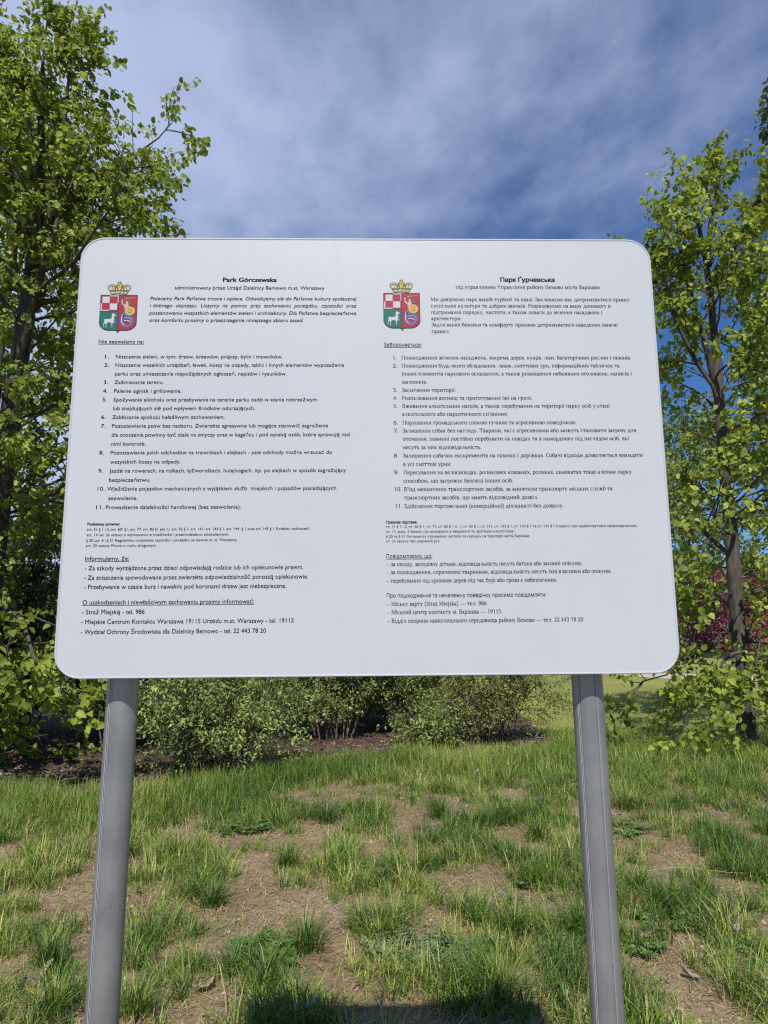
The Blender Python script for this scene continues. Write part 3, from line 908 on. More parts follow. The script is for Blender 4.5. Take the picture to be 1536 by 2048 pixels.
# ---- the coat of arms, twice: flat print laid on the panel in a few thin layers
CI = {}
INK = [('red', (0.32, 0.022, 0.032)), ('white', (0.46, 0.49, 0.53)), ('green', (0.016, 0.125, 0.083)), ('navy', (0.015, 0.018, 0.03)), ('gold', (0.52, 0.38, 0.08)), ('pale_gold', (0.46, 0.41, 0.2)),
       ('blue', (0.07, 0.15, 0.38)), ('skin', (0.55, 0.36, 0.34)), ('olive', (0.11, 0.105, 0.05)), ('silver', (0.62, 0.66, 0.68))]
INK_M = []
for k, (nm, c) in enumerate(INK):
    CI[nm] = k
    INK_M.append(plain_mat('print_' + nm, c, 0.35))


class Band(list):
    """a strip outline: one edge forwards, the other back"""


def emblem(x0, x1, ztop, dy=0.0):
    kx = (x1 - x0) / 925.0

    def prn(polys):
        bm = bmesh.new()
        for ip, (lay, colr, pts) in enumerate(polys):
            vs_ = [bm.verts.new((x0 + (px - 285) * kx, -0.0005 - 0.0002 * lay - 0.000004 * ip, BZ + ztop - (py - 590) * kx)) for px, py in pts]
            if isinstance(pts, Band):
                h_ = len(vs_) // 2
                for k in range(h_ - 1):
                    bm.faces.new((vs_[k], vs_[k + 1], vs_[-2 - k], vs_[-1 - k])).material_index = CI[colr]
                continue
            f_ = bm.faces.new(vs_)
            f_.normal_update()
            f_.material_index = CI[colr]
        bmesh.ops.triangulate(bm, faces=[f_ for f_ in bm.faces if len(f_.verts) > 4 or f_.calc_area() > 0])
        for f_ in bm.faces:
            f_.normal_update()
            if f_.normal.y > 0:
                f_.normal_flip()
        return bm

    def ell(cx, cy, rx, ry, n=28, a0=0, a1=360):
        return [(cx + rx * math.cos(RAD(a0 + (a1 - a0) * k / n)), cy + ry * math.sin(RAD(a0 + (a1 - a0) * k / n))) for k in range(n + (0 if a1 - a0 == 360 else 1))]

    def band(pts, wd):
        a, c = [], []
        p = np.array(pts, float)
        d = norm(np.gradient(p, axis=0))
        nn_ = np.stack([-d[:, 1], d[:, 0]], 1)
        ww = np.asarray(wd) * np.ones(len(p))
        a, c = p + nn_ * ww[:, None] / 2, p - nn_ * ww[:, None] / 2
        return Band([tuple(v) for v in a] + [tuple(v) for v in c[::-1]])

    shield = [(275, 588), (1212, 588), (1218, 1350), (1200, 1420), (1150, 1480), (1080, 1525), (1000, 1550), (810, 1552), (775, 1575), (755, 1632), (735, 1575), (700, 1552), (490, 1550), (410, 1525), (345, 1480), (295, 1420), (275, 1350)]
    inner = lambda px: [(px, 606)]
    P = [(0, 'navy', shield),
         (1, 'red', [(752, 606), (1198, 606), (1202, 1340), (1186, 1410), (1140, 1465), (1070, 1510), (1000, 1533), (800, 1536), (766, 1552), (752, 1570)]),
         (1, 'red', [(291, 606), (736, 606), (736, 1022), (291, 1022)]),
         (1, 'green', [(291, 1036), (736, 1036), (736, 1545), (700, 1534), (490, 1533), (418, 1510), (355, 1468), (310, 1412), (291, 1350)]),
         # chequers
         (2, 'white', [(332, 640), (512, 640), (512, 808), (332, 808)]), (2, 'white', [(524, 824), (708, 824), (708, 995), (524, 995)]),
         (2, 'white', [(524, 606), (736, 606), (736, 810), (716, 810), (716, 632), (524, 632)]), (2, 'white', [(295, 824), (326, 824), (326, 996), (512, 996), (512, 1022), (295, 1022)]),
         # the roe deer
         (2, 'white', [(395, 1262), (420, 1240), (470, 1246), (560, 1240), (590, 1205), (588, 1130), (600, 1098), (632, 1095), (700, 1140), (690, 1158), (655, 1160), (648, 1180), (655, 1260), (640, 1310), (690, 1325), (690, 1338), (625, 1336), (610, 1390), (616, 1470), (606, 1470), (596, 1390), (580, 1340), (540, 1330), (490, 1334), (466, 1375), (462, 1480), (452, 1480), (448, 1370), (425, 1350), (398, 1385), (396, 1470), (386, 1470), (386, 1375), (408, 1320)]),
         # the shield bearer with a sword
         (2, 'skin', band([(826, 705), (828, 790), (850, 850), (905, 880), (950, 830)], [26, 30, 40, 50, 40])),
         (2, 'skin', [(930, 760), (985, 760), (990, 850), (1000, 900), (960, 1060), (900, 1060), (905, 960), (880, 930), (930, 860)]),
         (3, 'olive', [(918, 738), (985, 722), (1030, 770), (1075, 830), (1110, 880), (1010, 880), (985, 800), (935, 790)]),
         (3, 'skin', ell(945, 790, 24, 34)),
         (2, 'gold', band([(880, 690), (960, 682), (1165, 668)], [26, 16, 8])), (3, 'olive', band([(805, 684), (890, 690)], 16)), (3, 'white', band([(900, 683), (1150, 669)], 6)),
         # the coiled tail
         (2, 'blue', band(ell(975, 1290, 130, 140, 26, 20, 250) + [(900, 1120), (930, 1070)], list(np.linspace(40, 100, 27)) + [105, 90])),
         (2, 'blue', band([(900, 1210), (960, 1170), (1040, 1180), (1090, 1240), (1105, 1320), (1080, 1400)], [60, 100, 120, 90, 60, 40])),
         (3, 'silver', band([(905, 1292), (960, 1276), (1020, 1290), (1060, 1330)], 14)), (3, 'silver', band([(850, 1120), (835, 1230), (850, 1340), (910, 1410)], 12)),
         (3, 'silver', band([(930, 1215), (1000, 1195), (1070, 1235)], 10)), (3, 'navy', band([(905, 1180), (950, 1170), (1010, 1215), (1080, 1225)], 9)), (3, 'navy', band([(880, 1130), (870, 1240), (890, 1330)], 8)),
         # round shield
         (4, 'olive', ell(1040, 1036, 136, 136)), (5, 'gold', ell(1038, 1030, 124, 122)), (6, 'olive', ell(1038, 1026, 54, 52)), (7, 'gold', ell(1038, 1026, 40, 38)),
         (6, 'pale_gold', band(ell(1038, 1030, 96, 94, 30, 0, 358), 8)),
         ]
    sh = bm_obj('coat_of_arms', prn(P), board, INK_M)
    # the crown
    Q = [(1, 'olive', [(545, 580), (505, 500), (455, 440), (440, 390), (455, 335), (510, 305), (580, 300), (660, 325), (690, 285), (706, 225), (740, 200), (774, 225), (790, 285), (820, 325), (900, 300), (970, 305), (1020, 340), (1035, 395), (1015, 445), (970, 500), (935, 580), (740, 560)]),
         (2, 'pale_gold', [(556, 566), (525, 500), (740, 482), (955, 500), (922, 566), (740, 546)]),
         (2, 'pale_gold', band([(500, 470), (468, 400), (500, 340), (570, 325), (650, 350)], 26)), (2, 'pale_gold', band([(975, 470), (1008, 400), (980, 340), (910, 322), (830, 350)], 26)),
         (2, 'gold', [(720, 470), (690, 340), (740, 250), (792, 340), (760, 470)]), (2, 'pale_gold', ell(740, 228, 24, 24, 14)),
         (2, 'white', [(508, 460), (500, 390), (540, 360), (555, 460)]), (2, 'white', [(972, 460), (985, 390), (940, 360), (925, 460)]),
         (2, 'pale_gold', [(565, 462), (560, 372), (610, 370), (625, 460)]), (2, 'pale_gold', [(912, 462), (920, 372), (870, 370), (855, 460)]),
         (2, 'white', [(650, 460), (660, 400), (685, 460)]), (2, 'white', [(832, 460), (818, 400), (795, 460)]),
         (3, 'green', ell(640, 525, 16, 14, 10)), (3, 'red', ell(765, 520, 18, 14, 10)), (3, 'green', ell(860, 528, 18, 14, 10)), (3, 'olive', ell(740, 340, 16, 26, 12)),
         (3, 'olive', band([(540, 500), (740, 484), (945, 500)], 9))]
    bm_obj('crown', prn(Q), sh, INK_M)


emblem(-0.5523, -0.4770, 0.3232)
emblem(0.0324, 0.1077, 0.3288)

# ---------------------------------------------------------------- plants
def grow(P, R, pid, tpos, ang, length, k, bend, rng, rk=0.5, wig=0.08, taper=0.25, outward=None):
    """children on the parent polylines P (n,k0,3): returns polylines (m,k,3), radii (m,k)"""
    k0 = P.shape[1]
    u = np.clip(tpos, 0, 0.999) * (k0 - 1)
    i = u.astype(int)
    f = (u - i)[:, None]
    a, b = P[pid, i], P[pid, i + 1]
    pos = a * (1 - f) + b * f
    rad = R[pid, i] * (1 - f[:, 0]) + R[pid, i + 1] * f[:, 0]
    T = norm(b - a)
    m = len(pid)
    rv = rng.normal(size=(m, 3))
    if outward is not None:
        rv = rv * 0.6 + outward * 1.3
    perp = norm(rv - (rv * T).sum(1, keepdims=True) * T)
    d = norm(T * np.cos(ang)[:, None] + perp * np.sin(ang)[:, None])
    out = np.empty((m, k, 3))
    out[:, 0] = pos
    for j in range(1, k):
        d = norm(d + np.array([0, 0, bend]) / k + rng.normal(size=(m, 3)) * wig)
        out[:, j] = out[:, j - 1] + d * (length / (k - 1))[:, None]
    r0 = np.minimum(rad * 0.8, rk * length)
    rr = r0[:, None] * np.linspace(1, taper, k)[None]
    return out, rr


LINDEN_V = np.array([[0, 0, 0], [.5, 0, 0], [1.05, 0, -.10], [.06, .30, .05], [.42, .47, .10], [.80, .27, .03], [.06, -.30, .05], [.42, -.47, .10], [.80, -.27, .03]])
LINDEN_F = np.array([[0, 1, 4, 3], [1, 2, 5, 4], [1, 0, 6, 7], [2, 1, 7, 8]])
LANCE_V = np.array([[0, 0, 0], [.5, 0, 0], [1, 0, -.12], [.4, .22, .06], [.4, -.22, .06]])
LANCE_F = np.array([[0, 1, 3, 3], [1, 2, 3, 3], [1, 0, 4, 4], [2, 1, 4, 4]])
LANCE_F3 = np.array([[0, 1, 3], [1, 2, 3], [1, 0, 4], [2, 1, 4]])


def leaves(pos, mid, nrm, size, rng, kind='linden', tint=None):
    TV, TF = (LINDEN_V, LINDEN_F) if kind == 'linden' else (LANCE_V, LANCE_F3)
    n = len(pos)
    u = norm(mid)
    w_ = norm(nrm - (nrm * u).sum(1, keepdims=True) * u)
    v = np.cross(w_, u)
    tv = TV[None] * np.ones((n, 1, 1))
    tv[:, :, 2] *= rng.uniform(0.4, 2.6, (n, 1))
    tv[:, :, 1] *= rng.uniform(0.75, 1.1, (n, 1))
    V = pos[:, None] + size[:, None, None] * (tv[..., 0:1] * u[:, None] + tv[..., 1:2] * v[:, None] + tv[..., 2:3] * w_[:, None])
    F = (np.arange(n) * len(TV))[:, None, None] + TF[None]
    tn = rng.beta(2.2, 2.2, n) if tint is None else tint
    return V.reshape(-1, 3), F.reshape(-1, TF.shape[1]), np.repeat(tn, len(TF))


def sample(P, pid, t_):
    u = np.clip(t_, 0, 0.999) * (P.shape[1] - 1)
    i = u.astype(int)
    f = (u - i)[:, None]
    return P[pid, i] * (1 - f) + P[pid, i + 1] * f


def foliage(twigs, per, cluster, size, rng, centre, kind='linden', spread=0.05, tmin=0.2, droop=0.55, updom=0.55):
    n = len(twigs)
    pid = np.repeat(np.arange(n), per)
    tt_ = np.tile(np.linspace(tmin, 1, per), n) + rng.uniform(-.06, .06, n * per)
    c = sample(twigs, pid, tt_)
    hue = np.repeat(np.clip(rng.normal(0.5, 0.16, n), 0, 1), per)
    c = np.repeat(c, cluster, 0)
    hue = np.repeat(hue, cluster)
    m = len(c)
    off = rng.normal(size=(m, 3)) * spread
    off[:, 2] -= spread * 0.5
    out = norm(c - centre(c) + 1e-3)
    out[:, 2] *= 0.3
    mid = norm(out * 0.5 + rng.normal(size=(m, 3)) * 0.65 + np.array([0, 0, -droop]))
    nr = norm(out * 0.5 + rng.normal(size=(m, 3)) * 0.42 + np.array([0, 0, updom]))
    sz = size * rng.uniform(0.45, 1.3, m)
    return leaves(c + off, mid, nr, sz, rng, kind, np.clip(hue + rng.normal(0, .2, m), 0, 1))


def join_leaves(ls):
    vs, fs, ts, o = [], [], [], 0
    for V, F, T in ls:
        vs.append(V); fs.append(F + o); ts.append(T)
        o += len(V)
    return np.concatenate(vs), np.concatenate(fs), np.concatenate(ts)


def resample(pts, k):
    p = np.array(pts, float)
    s = np.r_[0, np.cumsum(np.linalg.norm(np.diff(p[:, :3], axis=0), axis=1))]
    t_ = np.linspace(0, s[-1], k)
    return np.stack([np.interp(t_, s, p[:, j]) for j in range(p.shape[1])], 1)


def smooth_line(p, it=3):
    p = p.copy()
    for _ in range(it):
        p[1:-1] = (p[:-2] + 2 * p[1:-1] + p[2:]) / 4
    return p


def linden(label, base, leaders, radius, limb_z, n_limb, seed, leaf=0.08, extra=(), per=3, cluster=4, dens=1.0, group='linden trees', lean_sun=0.0, mat=None, name='linden_tree', sky_side=None):
    """leaders: lists of (x, y, z, r) in world space; radius(z, az) the crown's reach; extra: hand placed limbs"""
    rng = np.random.default_rng(seed)
    root = thing(name, label, 'tree', (base[0], base[1], float(gh(base[0], base[1]))), group)
    org = np.array(root.location)
    K = 16
    LP = []
    for l in leaders:
        p = resample(l, K)
        p[2:-1, :2] += rng.normal(0, 0.022, (K - 3, 2))
        LP.append(smooth_line(p, 2))
    LP = np.array(LP)
    lead, lr = LP[:, :, :3], LP[:, :, 3]
    # buttress at the foot
    # limbs from the leaders
    zs = np.sort(rng.uniform(limb_z[0] ** 1.0, limb_z[1], n_limb))
    pid, tp = [], []
    for z in zs:
        ok = [i for i in range(len(lead)) if lead[i, 0, 2] - 0.01 <= z <= lead[i, -1, 2]]
        if not ok:
            continue
        i = ok[rng.integers(len(ok))]
        t_ = np.interp(z, lead[i, :, 2], np.linspace(0, 1, K))
        pid.append(i); tp.append(t_)
    pid, tp = np.array(pid), np.array(tp)
    zz = sample(lead, pid, tp)[:, 2]
    az = np.arange(len(pid)) * 2.399 + rng.uniform(-.5, .5, len(pid))
    L = np.array([radius(z, a) for z, a in zip(zz, az)]) * rng.uniform(0.7, 1.15, len(pid))
    top = limb_z[1]
    ang = np.interp(zz, [limb_z[0], limb_z[0] + 0.35 * (top - limb_z[0]), top], [RAD(92), RAD(66), RAD(32)]) + rng.normal(0, .13, len(pid))
    outw = np.stack([np.cos(az), np.sin(az), np.zeros(len(az))], 1)
    limbs, limr = grow(lead, lr, pid, tp, ang, L / np.clip(np.sin(ang), .5, 1), 9, 0.12, rng, rk=0.014, wig=0.15, taper=0.22, outward=outw * 3)
    if len(extra):
        ex = np.array([smooth_line(resample(e, 9), 1) for e in extra])
        ex[:, 1:, :3] += rng.normal(0, .05, (len(ex), 8, 3))
        limbs = np.concatenate([limbs, ex[:, :, :3]])
        limr = np.concatenate([limr, ex[:, :, 3]])
    # second and third order
    Ln = np.linalg.norm(np.diff(limbs, axis=1), axis=2).sum(1)
    ns = np.maximum(3, (Ln * 3.6 * dens).astype(int))
    pid2 = np.repeat(np.arange(len(limbs)), ns)
    tp2 = rng.uniform(0.16, 1.0, len(pid2))
    tip_ = np.repeat(np.arange(len(limbs)), 5)
    pid2 = np.r_[pid2, tip_]
    tp2 = np.r_[tp2, rng.uniform(.84, .99, len(tip_))]
    l2 = np.clip((0.30 + 0.5 * (1 - tp2)) * np.minimum(Ln[pid2], 2.2) * rng.uniform(.45, 1.1, len(pid2)), .18, 1.2)
    sec, secr = grow(limbs, limr, pid2, tp2, RAD(48) + rng.normal(0, .2, len(pid2)), l2, 6, 0.05, rng, rk=0.012, wig=0.12)
    # leader tops carry twigs too
    nt = 14
    pidt = np.repeat(np.arange(len(lead)), nt)
    tpt = rng.uniform(0.72, 1.0, len(pidt))
    st_, str_ = grow(lead, lr, pidt, tpt, RAD(42) + rng.normal(0, .15, len(pidt)), rng.uniform(.25, .6, len(pidt)), 6, 0.2, rng, rk=0.012, wig=0.1)
    sec, secr = np.concatenate([sec, st_]), np.concatenate([secr, str_])
    l2 = np.linalg.norm(np.diff(sec, axis=1), axis=2).sum(1)
    n3 = np.maximum(2, (l2 * 4.8 * dens).astype(int))
    pid3 = np.repeat(np.arange(len(sec)), n3)
    tp3 = rng.uniform(0.2, 1.0, len(pid3))
    twig, twr = grow(sec, secr, pid3, tp3, RAD(45) + rng.normal(0, .25, len(pid3)), rng.uniform(.14, .42, len(pid3)), 4, -0.05, rng, rk=0.008, wig=0.16)
    V, q = merge([tubes(lead, lr, 12), tubes(limbs, np.maximum(limr, .007), 6), tubes(sec, np.maximum(secr, .0035), 4), tubes(twig, np.maximum(twr, .002), 3)])
    tr = link('trunk', np_mesh('trunk', V - org, [q]), root, M_BARK, True)
    cx_ = np.array([np.interp(np.linspace(0, 15, 60), lead[0, :, 2], lead[0, :, j]) for j in (0, 1)])

    def centre(c):
        k = np.clip((c[:, 2] / 15 * 59).astype(int), 0, 59)
        return np.stack([cx_[0][k], cx_[1][k], c[:, 2]], 1)
    tips = np.concatenate([sec[:, 3:], ], 0)
    A = foliage(twig, per, cluster, leaf, rng, centre, spread=leaf * 0.5, tmin=0.4)
    B = foliage(sec, 2, cluster, leaf, rng, centre, spread=leaf * 0.55, tmin=0.7)
    Vl, Fl, Tl = join_leaves([A, B])
    cr = link('crown', np_mesh('crown', Vl - org, [Fl], [Tl]), root, mat or M_LINDEN, True)
    return root


def ramp_r(zs, rs):
    return lambda z, a: float(np.interp(z, zs, rs))


# the big linden on the left, several leaders
linden('tall leafy linden with a thick dark trunk, left of the white board', (-4.98, 9.3),
       [[(-5.0, 9.3, -.1, .215), (-4.96, 9.3, .5, .17), (-4.9, 9.3, 2.5, .15), (-4.85, 9.3, 4.0, .14), (-4.72, 9.3, 6.0, .11), (-4.62, 9.3, 7.2, .085), (-4.68, 9.3, 8.8, .045), (-4.75, 9.25, 9.8, .022), (-4.72, 9.25, 10.5, .008)],
        [(-4.66, 9.3, 6.7, .06), (-4.95, 9.15, 7.6, .05), (-5.25, 9.0, 9.0, .028), (-5.45, 8.95, 10.2, .008)],
        [(-4.70, 9.3, 6.2, .06), (-4.45, 9.2, 7.0, .05), (-4.25, 9.0, 8.2, .035), (-4.2, 8.9, 9.3, .018), (-4.15, 8.9, 10.0, .007)],
        [(-4.82, 9.3, 4.6, .07), (-4.6, 9.1, 5.6, .055), (-4.3, 9.0, 6.9, .035), (-3.9, 8.9, 8.0, .012)]],
       lambda z, a: float(np.interp(z, [.8, 2, 4, 6, 7.5, 8.5, 9.3, 10.2], [1.5, 1.9, 1.9, 1.7, 1.3, .65, .35, .15])), (0.9, 10.1), 66, 11, dens=1.12,
       extra=[[(-4.60, 9.3, 7.0, .05), (-4.0, 9.1, 7.55, .04), (-3.6, 9.0, 7.9, .022), (-3.05, 8.9, 8.05, .006)],
              [(-4.75, 9.3, 5.8, .05), (-4.0, 9.1, 6.35, .035), (-3.4, 8.9, 6.6, .02), (-2.85, 8.8, 6.7, .006)],
              [(-4.9, 9.3, 2.0, .045), (-4.2, 8.5, 1.8, .035), (-3.5, 7.8, 1.4, .02), (-2.95, 7.3, .98, .006)],
              [(-4.9, 9.3, 1.9, .045), (-4.6, 8.8, 1.9, .03), (-4.3, 8.3, 1.7, .016), (-3.9, 7.9, 1.35, .006)],
              [(-4.9, 9.3, 3.4, .05), (-4.2, 8.9, 3.3, .035), (-3.4, 8.6, 2.9, .018), (-2.6, 8.4, 2.3, .006)],
              [(-4.85, 9.3, 4.3, .05), (-4.1, 9.0, 4.35, .035), (-3.3, 8.7, 4.2, .018), (-2.6, 8.5, 3.9, .006)]])
# a second one behind it
linden('slimmer linden standing close behind the thick-trunked linden at the left edge', (-6.15, 11.3),
       [[(-6.2, 11.3, -.1, .16), (-6.15, 11.3, .5, .125), (-6.15, 11.3, 4.0, .11), (-6.1, 11.3, 7.5, .08), (-6.05, 11.3, 9.5, .05), (-6.1, 11.3, 11.6, .012)],
        [(-6.12, 11.3, 6.0, .05), (-6.5, 11.2, 7.5, .04), (-6.8, 11.1, 9.4, .025), (-6.9, 11.0, 11.0, .01)]],
       ramp_r([1, 3, 6, 8, 10, 12], [1.6, 1.9, 1.8, 1.6, 1.0, .3]), (1.2, 10.8), 38, 12)
# the right linden
linden('linden with sparse young leaves and a forked top, right of the white board', (5.0, 9.7),
       [[(4.9, 9.5, -.1, .135), (4.94, 9.53, .45, .108), (5.05, 9.7, 2.5, .092), (5.14, 9.9, 4.2, .085), (5.19, 10, 5.65, .06), (5.22, 10, 7.4, .032), (5.0, 9.95, 8.2, .02), (4.82, 9.9, 8.75, .006)],
        [(5.22, 10, 7.2, .035), (5.35, 10, 8.0, .026), (5.5, 10, 8.4, .014), (5.6, 10, 8.75, .005)],
        [(5.22, 10, 7.0, .032), (5.5, 10, 7.6, .022), (5.95, 9.95, 8.0, .012), (6.25, 9.9, 8.35, .005)],
        [(5.16, 9.9, 4.6, .06), (4.9, 9.7, 5.6, .045), (4.65, 9.6, 6.7, .028), (4.55, 9.55, 7.6, .010)]],
       lambda z, a: float(np.interp(z, [.6, 2, 4, 6, 7.2, 8.4, 9.2], [1.6, 1.4, 1.05, .7, .5, .25, .1]) * (1.25 if math.cos(a) > 0 else 0.85)), (0.5, 8.3), 42, 21, dens=0.66,
       extra=[[(5.0, 9.75, 1.6, .04), (4.5, 9.5, 1.35, .03), (3.9, 9.3, 1.0, .015), (3.3, 9.2, .75, .005)],
              [(5.0, 9.75, 1.2, .035), (4.6, 9.3, .95, .025), (4.2, 8.9, .72, .012), (3.8, 8.6, .5, .005)],
              [(5.15, 9.9, 4.7, .04), (4.7, 9.8, 5.6, .03), (4.45, 9.7, 6.4, .018), (4.15, 9.7, 7.0, .005)],
              [(5.06, 9.75, 2.7, .035), (4.8, 9.2, 2.9, .026), (4.4, 8.7, 2.8, .014), (4.0, 8.1, 2.4, .005)],
              [(5.06, 9.75, 2.5, .035), (4.4, 9.3, 2.9, .026), (3.9, 8.9, 2.8, .014), (3.3, 8.5, 2.6, .005)],
              [(5.08, 9.75, 3.0, .035), (5.2, 9.1, 3.2, .026), (5.3, 8.6, 3.1, .014), (5.3, 8.0, 2.7, .005)],
              [(5.0, 9.6, 1.7, .035), (5.3, 9.2, 1.8, .026), (5.6, 8.8, 1.7, .014), (5.8, 8.4, 1.4, .005)],
              [(5.0, 9.6, 1.4, .03), (5.4, 9.3, 1.3, .022), (5.8, 9.1, 1.1, .012), (6.2, 9.0, .8, .005)],
              [(4.99, 9.58, 1.5, .03), (4.95, 9.2, 1.55, .02), (4.85, 8.95, 1.4, .012), (4.75, 8.7, 1.1, .005)],
              [(4.99, 9.58, 1.2, .03), (4.7, 9.3, 1.15, .02), (4.45, 9.1, 1.0, .012), (4.2, 8.9, .75, .005)],
              [(4.97, 9.55, 1.0, .03), (5.1, 9.2, 1.0, .022), (5.25, 8.9, .9, .012), (5.3, 8.6, .65, .005)]])
linden('wide linden at the right edge, its trunk outside the view, beside the fork-topped one', (7.5, 10.9),
       [[(7.5, 10.9, -.1, .2), (7.5, 10.9, .5, .15), (7.45, 10.9, 4.0, .12), (7.4, 10.9, 6.2, .06), (7.3, 10.9, 8.0, .012)],
        [(7.45, 10.9, 4.4, .06), (7.05, 10.8, 5.6, .045), (6.8, 10.7, 6.8, .024), (6.75, 10.6, 7.8, .008)]],
       ramp_r([1, 3, 5.5, 7.5, 9, 10], [1.5, 1.7, 1.35, .8, .4, .3]), (1.0, 7.6), 34, 23, dens=.68)


def shrub(label, x, y, rx, ry, h, seed, mat, leaf=0.045, n=22, dens=1.25, name='shrub', group='shrubs in the mulch bed', lean=0.55, cluster=3, t0=.08):
    rng = np.random.default_rng(seed)
    z0 = float(gh(x, y))
    root = thing(name, label, 'shrub', (x, y, z0), group)
    org = np.array(root.location)
    az = rng.uniform(0, 2 * np.pi, n)
    rr = np.sqrt(rng.uniform(0, 1, n))
    tip = np.stack([x + rx * rr * np.cos(az) * 0.9, y + ry * rr * np.sin(az) * 0.9, z0 + h * np.sqrt(np.clip(1 - 0.75 * rr ** 2, 0.05, 1)) * rng.uniform(.55, 1.15, n)], 1)
    foot = np.stack([x + rx * 0.28 * rr * np.cos(az), y + ry * 0.28 * rr * np.sin(az), np.full(n, z0 - .03)], 1)
    s_ = np.linspace(0, 1, 9)[None, :, None]
    stems = foot[:, None] * (1 - s_) + tip[:, None] * s_
    stems[..., 2] += (h * lean * 0.35 * np.sin(np.pi * s_[..., 0]))
    stems[:, 1:] += rng.normal(0, .03, (n, 8, 3))
    sr = (0.004 + 0.004 * h) * np.linspace(1, .25, 9)[None] * rng.uniform(.7, 1.3, (n, 1))
    L = np.linalg.norm(np.diff(stems, axis=1), axis=2).sum(1)
    ns = np.maximum(5, (L * 8 * dens).astype(int))
    pid = np.repeat(np.arange(n), ns)
    tp = rng.uniform(t0, 1, len(pid))
    sec, secr = grow(stems, sr, pid, tp, RAD(55) + rng.normal(0, .25, len(pid)), rng.uniform(.2, .55, len(pid)) * (0.6 + 0.25 * h), 5, 0.0, rng, rk=0.012, wig=.16)
    pid3 = np.repeat(np.arange(len(sec)), 5)
    twig, twr = grow(sec, secr, pid3, rng.uniform(.25, 1, len(pid3)), RAD(48) + rng.normal(0, .25, len(pid3)), rng.uniform(.1, .26, len(pid3)), 4, 0.0, rng, rk=0.008, wig=.15)
    leaf = leaf * 1.2
    V, q = merge([tubes(stems, sr, 5), tubes(sec, np.maximum(secr, .002), 3), tubes(twig, np.maximum(twr, .0014), 3)])
    V[:, 2] = np.maximum(V[:, 2], z0 - .03)
    link('stem', np_mesh('stem', V - org, [q]), root, M_STEM, True)
    ctr = np.array([x, y, z0 + h * .4])
    A = foliage(twig, 4, cluster, leaf, rng, lambda c: ctr + c * 0, 'lance', spread=leaf * .55, droop=0.25, updom=0.45)
    Vl, Fl, Tl = A
    Vl[:, 2] = np.maximum(Vl[:, 2], z0 + .01)
    link('foliage', np_mesh('foliage', Vl - org, [Fl], [Tl]), root, mat, True)
    return root


shrub('dense green shrub reaching down to the grass nearest the left post', -1.72, 8.15, 1.05, .85, 1.45, 31, M_SHRUB, n=26, dens=1.1)
shrub('arching green shrub with a drooping branch, in the middle under the board', -0.5, 10.5, .95, .75, 1.9, 32, M_SHRUB, n=24, t0=.1)
shrub('loose pale green shrub with bare stems in the middle gap of the bed', 0.55, 11.0, .8, .65, 1.8, 33, M_SHRUB, n=16, dens=1.1, t0=.12)
shrub('broad yellow olive shrub with fine twigs, near the right post', 1.55, 10.1, 1.2, .9, 1.65, 34, M_OLIVE, leaf=.036, n=30, dens=1.15)
shrub('small fresh green shrub at the foot of the yellow olive shrub', 0.78, 9.62, .4, .3, .5, 35, M_SHRUB, leaf=.042, n=12, dens=1.4)
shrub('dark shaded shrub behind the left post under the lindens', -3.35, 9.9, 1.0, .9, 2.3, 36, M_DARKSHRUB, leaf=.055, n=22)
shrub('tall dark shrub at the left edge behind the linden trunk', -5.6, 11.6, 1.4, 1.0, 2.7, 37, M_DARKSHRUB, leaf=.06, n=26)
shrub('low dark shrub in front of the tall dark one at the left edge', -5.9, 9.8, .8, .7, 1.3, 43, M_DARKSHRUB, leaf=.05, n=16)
shrub('high green shrub in the back row behind the densest shrub', -1.9, 11.4, 1.3, .9, 2.5, 38, M_SHRUB, leaf=.055, n=24)
shrub('high twiggy shrub in the back row behind the bare-stemmed one', 0.6, 12.1, 1.25, .9, 2.2, 39, M_OLIVE, leaf=.05, n=24)
shrub('high dark green shrub in the back row, deepest in the bed', -4.2, 13.2, 1.6, 1.1, 3.0, 40, M_SHRUB, leaf=.07, n=26)
shrub('tallest back row shrub, far left behind all the others', -7.6, 13.6, 1.6, 1.2, 3.3, 41, M_SHRUB, leaf=.075, n=24)


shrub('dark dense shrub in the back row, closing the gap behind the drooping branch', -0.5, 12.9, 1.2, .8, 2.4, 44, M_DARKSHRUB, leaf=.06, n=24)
shrub('dark shrub in the back row, behind the densest shrub and left of the middle', -2.9, 12.4, 1.2, .8, 2.3, 45, M_DARKSHRUB, leaf=.06, n=22)


